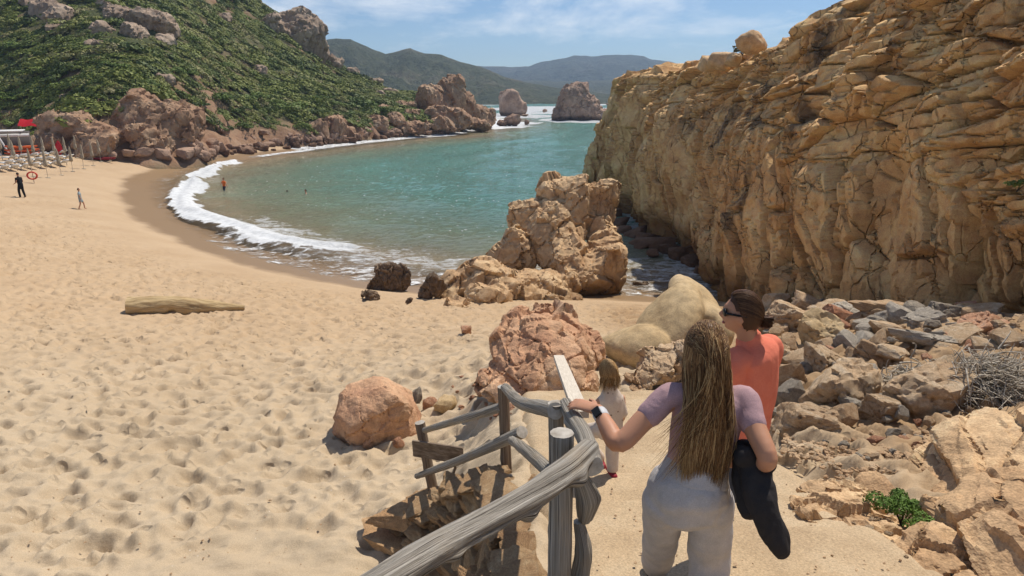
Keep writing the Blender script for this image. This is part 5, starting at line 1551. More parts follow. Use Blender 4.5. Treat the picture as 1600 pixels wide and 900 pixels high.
def hair_mat(name, stops):
    n = NB(name)
    f = n.math('ADD', n.at('tone'), n.math('MULTIPLY', n.math('SUBTRACT', n.noise(n.coord((30, 30, 4)), 1.5, 3), 0.5), 0.35))
    n.set(n.ramp(f, stops), 0.5)
    n.b.inputs['Specular IOR Level'].default_value = 0.22
    return n.m
M['hair'] = hair_mat('long_hair', [(0.0, (0.035, 0.017, 0.008)), (0.4, (0.12, 0.056, 0.022)), (0.7, (0.31, 0.165, 0.068)), (1.0, (0.60, 0.40, 0.19))])
M['hair2'] = hair_mat('brown_hair', [(0.0, (0.025, 0.011, 0.006)), (0.6, (0.10, 0.045, 0.02)), (1.0, (0.28, 0.15, 0.07))])
M['hairkid'] = hair_mat('child_hair', [(0.0, (0.10, 0.052, 0.02)), (0.5, (0.30, 0.17, 0.07)), (1.0, (0.52, 0.35, 0.16))])

def ltube(P, R, lat=None, n=18, seg=6):
    """tapering limb; R entries are a radius or (side, front-back) pair; lat = sideways direction"""
    P = [Vector(p) for p in P]
    R = [(r, r) if isinstance(r, (int, float)) else r for r in R]
    m = max(3, seg * (len(P) - 1))
    Q, ra, _ = spline(P, [r[0] for r in R], m)
    _, rb, _ = spline(P, [r[1] for r in R], m)
    T = np.gradient(Q, axis=0); T /= np.linalg.norm(T, axis=1, keepdims=True)
    lat = np.array(lat if lat is not None else ((1, 0, 0.05) if abs(T[0][0]) < 0.8 else (0, 1, 0.05)), float)
    A = lat[None] - (T @ lat)[:, None] * T; A /= np.linalg.norm(A, axis=1, keepdims=True)
    Bv = np.cross(T, A)
    # round ends
    def cap(i, sg):
        return [(Q[i] + sg * T[i] * ra[i] * k, f, i) for k, f in ((0.38, 0.9), (0.62, 0.62), (0.74, 0.0))]
    rows = [x for x in reversed(cap(0, -1))] + [(Q[i], 1.0, i) for i in range(m)] + cap(m - 1, 1)
    th = np.arange(n) * 2 * np.pi / n
    V = np.concatenate([c + (A[i] * ra[i] * f)[None] * np.cos(th)[:, None] + (Bv[i] * rb[i] * f)[None] * np.sin(th)[:, None] for c, f, i in rows])
    k = np.arange((len(rows) - 1) * n).reshape(len(rows) - 1, n); j = np.roll(k, -1, 1)
    F = np.stack([k, j, j + n, k + n], 2).reshape(-1, 4)
    e0 = np.arange(n); 
    return V, F
def fuse(parts, voxel, smooth=4, wr=None, seed=0):
    """grow one continuous skin round all the limbs; wr = (size, depth) of cloth folds"""
    Vs, Fs, o = [], [], 0
    for V, F in parts:
        Vs.append(V); Fs.append(F if F.shape[1] == 4 else np.concatenate([F, F[:, -1:]], 1)); o0 = o; o += len(V)
        Fs[-1] = Fs[-1] + o0
    me = bpy.data.meshes.new('tmp')
    me.from_pydata(np.concatenate(Vs).tolist(), [], [f if f[2] != f[3] else f[:3] for f in np.concatenate(Fs).tolist()])
    mods = [('REMESH', dict(mode='VOXEL', voxel_size=voxel))]
    if smooth: mods.append(('SMOOTH', dict(factor=0.5, iterations=smooth)))
    V, F = evaluate(me, mods)
    lb_ = np.arange(len(V))                      # keep the one outer skin
    E_ = np.concatenate([F[:, :2], F[:, 1:3], F[:, 2:4]])
    while True:
        o_ = lb_.copy()
        m_ = np.minimum(lb_[E_[:, 0]], lb_[E_[:, 1]])
        np.minimum.at(lb_, E_[:, 0], m_); np.minimum.at(lb_, E_[:, 1], m_)
        lb_ = lb_[lb_]
        if (lb_ == o_).all(): break
    top_ = np.argmax(np.bincount(lb_))
    if (lb_ != top_).any():
        F = F[lb_[F[:, 0]] == top_]
        us_, g_ = np.unique(F, return_inverse=True)
        V, F = V[us_], g_.reshape(F.shape)
    if wr:
        N = vnormals(V, F)
        q = V / wr[0]; q[:, 2] *= wr[2] if len(wr) > 2 else 1.0
        f = fbm(q, 3, seed, 0.5); g = 1 - np.abs(noise3(q * 0.7 + 9, seed + 5)) * 2.2
        V = V + N * (wr[1] * (f * 0.8 + 0.5 * g))[:, None]
    return V, F
def part(name, VF, mat, parent, base, smooth=True):
    return link(name, mesh_np(name, VF[0] - np.array(base), VF[1], smooth), mat, parent)
def head_v(c, R, yaw, pitch=0.0, scale=1.0):
    """head with brow, nose, lips, chin; local +y is the way the face looks"""
    D, F = ico(5)
    V = D * np.array([0.074, 0.092, 0.112])
    x, y, z = V[:, 0], V[:, 1], V[:, 2]
    fr = sstep(0.0, 0.06, y)
    V[:, 0] *= 1 - 0.30 * sstep(-0.01, -0.11, z)
    V[:, 1] += -0.012 * sstep(-0.02, -0.1, z) * (1 - fr)
    V[:, 1] += 0.020 * np.exp(-((z + 0.088) / 0.02) ** 2 - (x / 0.026) ** 2) * fr            # chin
    V[:, 1] += 0.027 * np.exp(-((z + 0.022) / 0.020) ** 2 - (x / 0.013) ** 2) * fr           # nose tip
    V[:, 1] += 0.012 * np.exp(-((z - 0.005) / 0.022) ** 2 - (x / 0.010) ** 2) * fr           # bridge
    V[:, 1] += 0.008 * np.exp(-((z + 0.054) / 0.010) ** 2 - (x / 0.024) ** 2) * fr           # lips
    V[:, 1] -= 0.010 * np.exp(-((z - 0.010) / 0.013) ** 2 - ((np.abs(x) - 0.032) / 0.016) ** 2) * fr   # eye sockets
    V[:, 1] += 0.006 * np.exp(-((z - 0.034) / 0.012) ** 2) * fr * sstep(0.06, 0.03, np.abs(x))         # brow
    V[:, 0] += np.sign(x) * 0.006 * np.exp(-((z + 0.02) / 0.03) ** 2 - ((y - 0.045) / 0.03) ** 2)      # cheeks
    Rm = rot_m(pitch, 0, yaw)
    ears = []
    for sg in (-1, 1):
        E, EF = ico(2)
        ears.append((((E * np.array([0.010, 0.019, 0.031]) + np.array([sg * 0.076, -0.008, -0.012])) * scale) @ Rm.T + np.array(c), EF))
    return [((V * scale) @ Rm.T + np.array(c), F)] + ears
def head_point(c, yaw, p, scale=1.0, pitch=0.0):
    return Vector(rot_m(pitch, 0, yaw) @ (np.array(p) * scale)) + Vector(c)
def hand(wrist, d, up, scale=1.0, curl=0.5, side=1):
    """palm, four unequal bent fingers and a thumb from the side of the palm; d = pointing, up = back of hand"""
    d = Vector(d).normalized(); up = Vector(up); up = (up - d * up.dot(d)).normalized(); s = d.cross(up) * side
    w0 = Vector(wrist)
    L = []
    L.append(ltube([w0 - d * 0.01 * scale, w0 + d * 0.04 * scale, w0 + d * 0.085 * scale], [(0.026 * scale, 0.018 * scale), (0.036 * scale, 0.016 * scale), (0.038 * scale, 0.013 * scale)], s))
    for i, (o, ln) in enumerate(((-0.029, 0.068), (-0.010, 0.078), (0.010, 0.073), (0.028, 0.058))):
        a = w0 + d * (0.085 - abs(o) * 0.15) * scale + s * o * scale
        ln *= scale
        dd = (d + s * o * 3.0).normalized()
        b = a + dd * ln * 0.42 - up * ln * 0.12 * curl
        c_ = b + (dd - up * curl * 0.8).normalized() * ln * 0.33
        e = c_ + (dd - up * curl * 1.6).normalized() * ln * 0.25
        L.append(ltube([a - dd * 0.012 * scale, b, c_, e], [0.0090 * scale, 0.0085 * scale, 0.0078 * scale, 0.0065 * scale], s, 10, 4))
    a = w0 + d * 0.025 * scale - s * 0.028 * scale
    b = a + (d * 0.6 - s * 0.8 - up * 0.25).normalized() * 0.034 * scale
    c_ = b + (d * 0.9 - s * 0.35 - up * 0.4 * curl).normalized() * 0.03 * scale
    L.append(ltube([a, b, c_], [0.0125 * scale, 0.0105 * scale, 0.008 * scale], s, 10, 4))
    return L
def strands(paths_fn, n, seed, r0=0.0022):
    r = np.random.default_rng(seed)
    P, tn = [], []
    for i in range(n):
        pts, tone = paths_fn(r, i)
        k = len(pts)
        P.append((pts, r0 * np.interp(np.linspace(0, 1, k), [0, 0.1, 0.75, 1], [0.8, 1, 0.9, 0.15])))
        tn.append(np.repeat(tone, 3) if np.ndim(tone) else np.full(k * 3, tone))
    V, F = tubes(P, 3)
    return V, F, np.concatenate(tn)
def hair_obj(name, VFT, mat, parent, base):
    me = mesh_np(name, VFT[0] - np.array(base), VFT[1])
    attr(me, 'tone', VFT[2])
    return link(name, me, mat, parent)

# --- the woman in front, seen from behind
def foreground_woman():
    A = lambda px, py, Y: at(px, py, Y=Y)
    ft = A(1060, 930, 2.9)
    base = (ft.x, ft.y, float(path_z(ft.y)))
    t = thing('person', 'long-haired person in mauve top and grey sweatpants seen from behind', 'person', base)
    hc = A(1103, 546, 2.60)
    neck = A(1104, 606, 2.585); chest = A(1106, 634, 2.57); ribs = A(1099, 682, 2.55); waist = A(1088, 730, 2.535); hip = A(1077, 768, 2.53)
    ls, rs = A(1051, 618, 2.57), A(1160, 622, 2.57)
    le, lw_ = W(963, 692, 2.78), W(934, 640, 2.93)
    re_ = W(1199, 716, 2.66); rw = W(1172, 722, 2.84)
    lk, la = A(1033, 836, 2.78), A(1024, 888, 3.04)
    rk, ra_ = A(1108, 868, 2.66), A(1104, 985, 2.56)
    lh, rh = A(1040, 782, 2.53), A(1111, 782, 2.53)
    torso = [ltube([neck + Vector((0, 0, .02)), chest, ribs, waist, hip], [(0.055, 0.05), (0.145, 0.085), (0.135, 0.095), (0.118, 0.088), (0.15, 0.11)], (1, 0, 0))]
    armL = [ltube([ls, le.lerp(ls, 0.5) + Vector((0, 0, 0)), le, le.lerp(lw_, 0.35), lw_], [0.050, 0.046, 0.040, 0.041, 0.027])]
    armR = [ltube([rs, rs.lerp(re_, 0.5), re_, rw], [0.050, 0.047, 0.040, 0.032])]
    legs = [ltube([lh, lk, la], [0.088, 0.058, 0.04]), ltube([rh, rk, ra_], [0.088, 0.058, 0.04])]
    hd = Vector((-0.92, 0.55, 0.05))
    body = fuse(head_v(hc, None, 0.12, 0.15, 0.98) + [ltube([hc - Vector((0, 0.02, 0.06)), neck + Vector((0, 0, -0.03))], [0.05, 0.056])] + torso + armL + armR + legs + hand(lw_, hd, (0.1, -0.35, 1), 0.95, 0.55, -1) + hand(rw, (-0.8, 0.5, -0.2), (0, -1, 0.2), 0.95, 1.0, 1), 0.0068, 2)
    part('body', body, M['skin'], t, base)
    sl = ls.lerp(le, 0.42); sr = rs.lerp(re_, 0.45)
    sh = fuse([ltube([neck + Vector((0, 0, -0.012)), chest + Vector((0, 0, 0.012)), ribs, ribs.lerp(waist, 0.75), waist.lerp(hip, -0.02)], [(0.072, 0.060), (0.150, 0.095), (0.142, 0.102), (0.130, 0.098), (0.134, 0.102)], (1, 0, 0)),
               ltube([ls.lerp(chest, 0.6), ls, sl], [0.054, 0.056, 0.052]), ltube([rs.lerp(chest, 0.6), rs, sr], [0.054, 0.056, 0.052])], 0.008, 2, (0.09, 0.005, 0.6), 3)
    part('shirt', sh, M['mauve'], t, base)
    pants = fuse([ltube([waist.lerp(hip, 0.20), waist.lerp(hip, 0.5), hip, hip + Vector((0, 0, -0.035))], [(0.138, 0.106), (0.164, 0.128), (0.180, 0.144), (0.17, 0.13)], (1, 0, 0)),
                  ltube([lh, lh.lerp(lk, 0.5), lk, lk.lerp(la, 0.6), la + Vector((0, 0, 0.03))], [0.094, 0.090, 0.082, 0.078, 0.072]), ltube([rh, rh.lerp(rk, 0.5), rk, rk.lerp(ra_, 0.6), ra_ + Vector((0, 0, 0.04))], [0.096, 0.096, 0.092, 0.090, 0.082])], 0.009, 2, (0.10, 0.012, 0.75), 7)
    po = part('sweatpants', pants, M['greycloth'], t, base)
    wb_ = ltube([waist.lerp(hip, 0.16), waist.lerp(hip, 0.34)], [(0.144, 0.112), (0.153, 0.120)], (1, 0, 0), 40)
    part('waistband', wb_, M['greycloth'], po, base)
    for nm, a_ in (('shoe', la), ('shoe', ra_)):
        g = Vector((a_.x, a_.y, a_.z - 0.045))
        shoe = fuse([ltube([g + Vector((-0.01, -0.07, 0)), g + Vector((0, 0.04, 0)), g + Vector((0, 0.14, -0.012))], [(0.038, 0.042), (0.044, 0.046), (0.036, 0.028)], (1, 0, 0)), ltube([g, g + Vector((0, 0, 0.05))], [0.045, 0.045])], 0.007, 2)
        part(nm, shoe, M['darkshoe'], t, base)
    # watch
    ax = (lw_ - le).normalized()
    wc = lw_ - ax * 0.035
    wt = part('watch', ltube([wc - ax * 0.011, wc + ax * 0.011], [0.034, 0.034], None, 28), M['strap'], t, base)
    nrm = (Vector((0, 0, H)) - wc).normalized() + Vector((-0.5, 0, 0.25)); nrm = (nrm - ax * nrm.dot(ax)).normalized()
    board('watch_face', wc + nrm * 0.036, ax, ax.cross(nrm), nrm, (0.021, 0.018, 0.006), M['glass'], wt, base)
    # hair: gathered at the crown, falling to the waist
    Rm = np.array(hc)
    D, F = ico(4)
    cap = D * np.array([0.090, 0.106, 0.124])
    keep = (D[:, 1] < 0.35) | (D[:, 2] > 0.25)
    keep &= (D[:, 2] > -0.75)
    Fk = F[keep[F].all(1)]
    used, g = np.unique(Fk, return_inverse=True)
    capv = cap[used]
    capv = capv * (1 + 0.03 * fbm(np.stack([np.arctan2(capv[:, 0], capv[:, 1]) * 5, capv[:, 2] * 4, capv[:, 0] * 0], 1), 3, 5)[:, None]) + Rm
    me = mesh_np('hair_cap', capv - np.array(base), g.reshape(Fk.shape)); attr(me, 'tone', np.full(len(used), 0.4))
    link('hair', me, M['hair'], t)
    tie = Rm + np.array([0.0, -0.118, 0.005])
    def fall(r, i):
        loose = i % 9 == 0
        top = r.random() < 0.5
        th = r.uniform(-1.25, 1.25)
        if top:
            ph = r.uniform(0.1, 1.5)
            d = np.array([math.sin(th) * math.cos(ph), -math.cos(th) * math.cos(ph) + 0.55 * math.sin(ph), math.sin(ph)])
            d /= np.linalg.norm(d)
            s0 = Rm + d * np.array([0.092, 0.108, 0.126])
            mid_ = tie + np.array([r.normal() * 0.012, -abs(r.normal()) * 0.006, r.normal() * 0.008])
            m0 = (s0 + mid_) / 2; m0 = Rm + (m0 - Rm) / np.linalg.norm((m0 - Rm) / np.array([0.092, 0.108, 0.126])) * 1.02
            head = [s0, m0, mid_]
            x1 = np.clip(r.normal(), -2, 2) * 0.031
        else:
            th = r.uniform(-1.5, 1.5)
            d = np.array([math.sin(th), -math.cos(th), r.uniform(-0.45, 0.3)]); d /= np.linalg.norm(d)
            s0 = Rm + d * np.array([0.092, 0.108, 0.124])
            head = [s0, s0 + np.array([d[0] * 0.008, d[1] * 0.012, -0.05])]
            x1 = (s0[0] - Rm[0]) * 0.74 + r.normal() * 0.015
        zend = -(0.60 - 3.5 * x1 * x1) * r.uniform(0.86, 1.0) if not loose else -r.uniform(0.30, 0.55)
        n_ = 9
        u = np.linspace(0.12, 1, n_)
        sx_ = head[-1][0] - Rm[0]
        wv = 0.012 * np.sin(u * r.uniform(4, 9) + r.uniform(0, 6)) * u
        blow = -0.03 * u ** 2 + (-(r.random() ** 2) * 0.20 * u ** 2 if loose else 0)
        xx = sx_ + (x1 * 1.1 - sx_) * np.minimum(u * 1.6, 1) * 1.0 + wv + blow + 0.010 * u - x1 * 0.35 * np.maximum(u - 0.55, 0) ** 1.5
        yy = head[-1][1] - Rm[1] + (-0.135 - (head[-1][1] - Rm[1])) * np.minimum(u * 2, 1) + 0.01 * np.sin(u * 6 + i) - r.uniform(0, 0.03) * u
        zz = head[-1][2] - Rm[2] + (zend - (head[-1][2] - Rm[2])) * u
        pts = np.array(head + [Rm + np.array([a, b, c]) for a, b, c in zip(xx, yy, zz)])
        side = 0.24 * sstep(0.0, -0.07, np.array([x1]))[0] if True else 0
        b0 = r.uniform(0.2, 0.7)
        tone = b0 + (0.10 + side * 1.3) * np.linspace(0, 1, len(pts)) ** 0.8 + (0.4 if r.random() < 0.24 else 0)
        # resample smooth
        Q, _, _ = spline(pts, np.ones(len(pts)), 13)
        return Q, np.interp(np.linspace(0, 1, 13), np.linspace(0, 1, len(pts)), tone)
    hair_obj('hair', strands(fall, 3300, 3, 0.0011), M['hair'], t, base)
    # jacket hung over the right forearm
    jt = thing('jacket', 'charcoal jacket hanging from the arm of the person in grey sweatpants', 'jacket', tuple(W(1200, 860, 2.75)))
    jb = tuple(jt.location)
    jm = fuse([ltube([W(1160, 700, 2.80), W(1168, 745, 2.78), W(1172, 800, 2.72)], [(0.045, 0.05), (0.062, 0.06), (0.035, 0.04)], (1, 0, 0)),
               ltube([W(1178, 726, 2.74), W(1190, 780, 2.68), W(1212, 836, 2.66), W(1220, 856, 2.66)], [(0.062, 0.05), (0.060, 0.045), (0.050, 0.038), (0.034, 0.030)], (1, 0.2, 0)),
               ltube([W(1196, 726, 2.84), W(1208, 752, 2.84), W(1204, 776, 2.84)], [(0.035, 0.04), (0.036, 0.04), (0.025, 0.03)], (1, 0, 0)),
               ltube([W(1160, 712, 2.72), W(1196, 722, 2.74)], [0.04, 0.045])], 0.007, 2, (0.055, 0.016, 0.3), 13)
    part('jacket_cloth', jm, M['charcoal'], jt, jb)
    part('cuff', ltube([W(1212, 846, 2.66), W(1222, 862, 2.66)], [(0.036, 0.031), (0.034, 0.03)], (1, 0.2, 0)), M['charcoal'], jt, jb)
foreground_woman()

# --- the woman in the coral shirt, looking left
def coral_woman():
    A = lambda px, py, Y: at(px, py, Y=Y)
    Y0 = 3.40
    ft = A(1178, 860, Y0)
    base = (ft.x, Y0, float(path_z(Y0)))
    t = thing('person', 'person in coral shirt and sunglasses with tied-back brown hair, looking left', 'person', base)
    yaw = 1.25                                    # the face looks left and a little away
    hc = A(1160, 490, Y0)
    bc = lambda py, dx=0.0, dy=0.0: A(1175 + dx, py, Y0 + dy)
    neck, chest, ribs, waist, hip = bc(532, -4), bc(556), bc(596, -2), bc(640, -10), bc(690, -22)
    lat = (math.cos(yaw - 0.55), math.sin(yaw - 0.55), 0)
    Lv = Vector(lat)
    ls, rs = chest - Lv * 0.165 + Vector((0, 0, 0.01)), chest + Lv * 0.165 + Vector((0, 0, 0.01))
    fwd = Vector((-Lv.y, Lv.x, 0))
    le = ls + Vector((-0.02, 0.0, -0.27)) - Lv * 0.03; re_ = rs + Vector((0.0, 0.03, -0.27)) + Lv * 0.02
    lw_ = le + fwd * 0.12 + Vector((0, 0, -0.2)); rw = re_ + fwd * 0.14 + Vector((0, 0, -0.19))
    zg = float(path_z(Y0 + 0.1)) + 0.07
    lh, rh = hip - Lv * 0.085, hip + Lv * 0.085
    la, ra_ = Vector((lh.x, lh.y - 0.02, zg + 0.02)), Vector((rh.x - 0.03, rh.y + 0.2, zg - 0.05))
    body = fuse(head_v(hc, None, yaw, 0.05, 1.02) + [ltube([hc - Vector((0, 0, 0.05)) - fwd * 0.02, neck + Vector((0, 0, -0.02))], [0.052, 0.058]), ltube([neck, chest, ribs, waist, hip], [(0.06, 0.055), (0.15, 0.095), (0.145, 0.10), (0.125, 0.095), (0.155, 0.12)], lat)]
                + [ltube([ls, le, lw_], [0.048, 0.040, 0.027]), ltube([rs, re_, rw], [0.048, 0.040, 0.027]), ltube([lh, lh.lerp(la, 0.5) + fwd * 0.03, la], [0.085, 0.056, 0.038]), ltube([rh, rh.lerp(ra_, 0.5) + fwd * 0.03, ra_], [0.085, 0.056, 0.038])]
                + hand(lw_, (0, 0, -1), fwd, 0.95, 0.4) + hand(rw, (0, 0, -1), fwd, 0.95, 0.4, -1), 0.009, 2)
    part('body', body, M['skin'], t, base)
    sh = fuse([ltube([neck + Vector((0, 0, -0.01)), chest + Vector((0, 0, 0.015)), ribs, waist, hip + Vector((0, 0, 0.03))], [(0.078, 0.07), (0.170, 0.120), (0.172, 0.13), (0.165, 0.128), (0.175, 0.14)], lat),
               ltube([ls.lerp(chest, .3), ls, ls.lerp(le, 0.55)], [0.07, 0.072, 0.066]), ltube([rs.lerp(chest, .3), rs, rs.lerp(re_, 0.55)], [0.07, 0.072, 0.066])], 0.010, 2, (0.10, 0.010, 0.45), 17)
    so_ = part('shirt', sh, M['coral'], t, base)
    part('collar', ltube([neck + Vector((0, 0, -0.005)), neck + Vector((0, 0, 0.022))], [(0.072, 0.066), (0.064, 0.060)], lat, 30), M['coral'], so_, base)
    shorts = fuse([ltube([waist, hip, hip + Vector((0, 0, -0.08))], [(0.14, 0.11), (0.17, 0.135), (0.16, 0.12)], lat), ltube([lh, lh.lerp(la, 0.42)], [0.1, 0.085]), ltube([rh, rh.lerp(ra_, 0.42)], [0.1, 0.085])], 0.008, 2)
    part('shorts', shorts, M['denim'], t, base)
    for a_ in (la, ra_):
        g = Vector((a_.x, a_.y, a_.z - 0.05))
        part('shoe', fuse([ltube([g - fwd * 0.07, g + fwd * 0.05, g + fwd * 0.16], [(0.038, 0.036), (0.044, 0.036), (0.036, 0.022)], lat)], 0.008, 2), M['darkshoe'], t, base)
    # sunglasses
    sg = None
    for sx_ in (-1, 1):
        c_ = head_point(hc, yaw, (sx_ * 0.034, 0.088, 0.008), 1.02)
        E, EF = ico(3)
        lens = (E * np.array([0.030, 0.010, 0.022])) @ rot_m(0, 0, yaw - sx_ * 0.25).T + np.array(c_)
        if sg is None: sg = part('sunglasses', (lens, EF), M['lens'], t, base)
        else: part('lens', (lens, EF), M['lens'], sg, base)
        tp = [head_point(hc, yaw, (sx_ * 0.064, 0.075, 0.012), 1.02), head_point(hc, yaw, (sx_ * 0.080, 0.03, 0.012), 1.02), head_point(hc, yaw, (sx_ * 0.080, -0.02, 0.008), 1.02)]
        part('temple', ltube(tp, [0.008, 0.006, 0.005], (0, 0, 1), 8), M['lens'], sg, base)
    E, EF = ico(2)
    part('lips', ((E * np.array([0.022, 0.008, 0.008])) @ rot_m(0, 0, yaw).T + np.array(head_point(hc, yaw, (0, 0.090, -0.055), 1.02)), EF), M['lip'], t, base)
    # hair swept back into a low bun
    Rm = np.array(hc)
    bun = np.array(head_point(hc, yaw, (0, -0.122, -0.03), 1.02))
    D, F = ico(4)
    keep = (D[:, 1] < 0.62 * sstep(-0.1, 0.7, D[:, 2]) + 0.05) & (D[:, 2] > -0.62 + 0.5 * sstep(-0.2, 0.3, D[:, 1]))
    Fk = F[keep[F].all(1)]; used, g = np.unique(Fk, return_inverse=True)
    capv = (D[used] * np.array([0.086, 0.104, 0.124]) * 1.02) @ rot_m(0, 0, yaw).T + Rm
    me = mesh_np('hair', capv - np.array(base), g.reshape(Fk.shape)); attr(me, 'tone', np.full(len(used), 0.35))
    link('hair', me, M['hair2'], t)
    def sweep(r, i):
        if i % 4 == 3:
            a_, b_ = r.uniform(0, 6.28), r.uniform(-0.6, 0.6)
            k = np.linspace(0, 1, 12)
            rad = 0.034 * (0.3 + 0.8 * r.random())
            pts = bun + np.stack([rad * np.cos(a_ + k * 5), rad * 0.8 * np.sin(a_ + k * 5), 0.03 * np.sin(b_ * 3 + k * 4)], 1)
            return pts, r.uniform(0.2, 0.8)
        th, ph = r.uniform(-1, 1), r.uniform(-0.2, 1)
        d = np.array([math.sin(th * 1.5), 0.55 * math.cos(th * 1.5) * (1 - 0.4 * abs(th)) * (0.4 + ph), 0.15 + 0.85 * abs(math.cos(th * 1.5))])
        d /= np.linalg.norm(d)
        u = np.linspace(0, 1, 10)[:, None]
        e = np.array([0, -1.0, -0.2])
        q = d * (1 - u) + e * u; q /= np.linalg.norm(q, axis=1, keepdims=True)
        pts = (q * np.array([0.088, 0.106, 0.126]) * (1.03 + 0.02 * r.random())) @ rot_m(0, 0, yaw).T + Rm
        pts[-1] = bun
        return pts, r.uniform(0.1, 0.95) * np.ones(10)
    hair_obj('hair', strands(sweep, 500, 9, 0.0022), M['hair2'], t, base)
coral_woman()

# --- the child by the rail
def child():
    Y0 = 4.75
    A = lambda px, py, Y=Y0: at(px + 9, py - 4, Y=Y)
    zg = float(path_z(Y0)) + 0.03
    base = (A(945, 740).x, Y0, zg)
    t = thing('person', 'small child in dotted cream clothes and red sandals stepping down by the rail', 'person', base)
    yaw = 0.75
    hc = A(941, 585)
    neck, chest, waist, hip = A(944, 610), A(945, 628), A(944, 655), A(942, 672)
    lat = (math.cos(0.35), math.sin(0.35), 0); Lv = Vector(lat); fwd = Vector((-Lv.y, Lv.x, 0))
    rh, lh = hip + Lv * 0.055, hip - Lv * 0.055
    ra_ = A(948, 738); ra_.z = max(ra_.z, zg + 0.075)
    rk = rh.lerp(ra_, 0.5) + fwd * 0.02
    lk = lh + Vector((-0.13, 0.14, -0.12)); la = A(931, 722, 5.0)
    ls, rs = chest - Lv * 0.095, chest + Lv * 0.095
    le, re_ = ls + Vector((-0.05, 0.08, -0.12)), rs + Lv * 0.02 + Vector((0, -0.01, -0.15))
    lw_ = le + Vector((-0.03, 0.12, 0.02)); rw = re_ + fwd * 0.06 + Vector((0, 0, -0.11))
    sc = 0.80
    body = fuse(head_v(hc, None, yaw, -0.25, sc) + [ltube([hc - Vector((0, 0, 0.05)), neck], [0.034, 0.036]), ltube([neck, chest, waist, hip], [(0.04, 0.036), (0.09, 0.06), (0.085, 0.062), (0.095, 0.075)], lat),
                ltube([ls, le, lw_], [0.030, 0.025, 0.018]), ltube([rs, re_, rw], [0.030, 0.025, 0.018]), ltube([rh, rk, ra_], [0.055, 0.04, 0.026]), ltube([lh, lk, la], [0.055, 0.04, 0.026])] + hand(lw_, (-0.4, 0.8, -0.2), (0, 0, 1), 0.6, 0.5) + hand(rw, (0, 0.2, -1), fwd, 0.6, 0.4), 0.0075, 2)
    part('body', body, M['skin2'], t, base)
    part('shirt', fuse([ltube([neck + Vector((0, 0, -0.005)), chest, waist, hip.lerp(waist, 0.1) + Vector((0, 0, -0.02))], [(0.055, 0.05), (0.105, 0.074), (0.105, 0.08), (0.115, 0.09)], lat), ltube([ls.lerp(chest, .3), ls.lerp(le, 0.9)], [0.044, 0.038]), ltube([rs.lerp(chest, .3), rs.lerp(re_, 0.9)], [0.044, 0.038])], 0.008, 2, (0.08, 0.004, 0.6), 5), M['cream'], t, base)
    part('trousers', fuse([ltube([waist, hip, hip + Vector((0, 0, -0.03))], [(0.095, 0.075), (0.11, 0.09), (0.10, 0.08)], lat), ltube([rh, rk, ra_.lerp(rk, 0.05)], [0.066, 0.055, 0.046]), ltube([lh, lk, la.lerp(lk, 0.1)], [0.066, 0.055, 0.042])], 0.008, 2, (0.06, 0.004, 0.6), 6), M['creamp'], t, base)
    for a_ in (ra_, la):
        part('sandal', fuse([ltube([a_ + Vector((0.01, -0.05, -0.035)), a_ + Vector((-0.005, 0.03, -0.035)), a_ + Vector((-0.02, 0.09, -0.04))], [(0.026, 0.024), (0.030, 0.026), (0.026, 0.016)], lat)], 0.006, 2), M['redshoe'], t, base)
    Rm = np.array(hc); Ry = rot_m(-0.25, 0, yaw)
    D, F = ico(4)
    keep = (D[:, 1] < 0.55 * sstep(0.0, 0.8, D[:, 2]) + 0.12) & (D[:, 2] > -0.7)
    Fk = F[keep[F].all(1)]; used, g = np.unique(Fk, return_inverse=True)
    me = mesh_np('hair', (D[used] * np.array([0.084, 0.102, 0.122]) * sc) @ Ry.T + Rm - np.array(base), g.reshape(Fk.shape)); attr(me, 'tone', np.full(len(used), 0.3))
    link('hair', me, M['hairkid'], t)
    def lock(r, i):
        th = r.uniform(-1.9, 1.9); ph = r.uniform(0.1, 1.5)
        a0 = np.array([math.sin(th) * math.cos(ph) * .3, -math.cos(th) * math.cos(ph) * .3 + 0.1, 1.0]); a0 /= np.linalg.norm(a0)
        e0 = np.array([math.sin(th), -math.cos(th), -0.25]); e0 /= np.linalg.norm(e0)
        u = np.linspace(0, 1, 8)[:, None]
        q = a0 * (1 - u) + e0 * u; q /= np.linalg.norm(q, axis=1, keepdims=True)
        pts = (q * np.array([0.086, 0.104, 0.124]) * sc * 1.03) @ Ry.T + Rm
        drop = r.uniform(0.05, 0.13)
        end = pts[-1] + np.array([r.normal() * 0.012, r.normal() * 0.01, -drop])
        pts = np.concatenate([pts, [(pts[-1] + end) / 2 + r.normal(size=3) * 0.006, end]])
        return pts, r.uniform(0.05, 0.95) * np.ones(10)
    hair_obj('hair', strands(lock, 420, 4, 0.0026), M['hairkid'], t, base)
child()

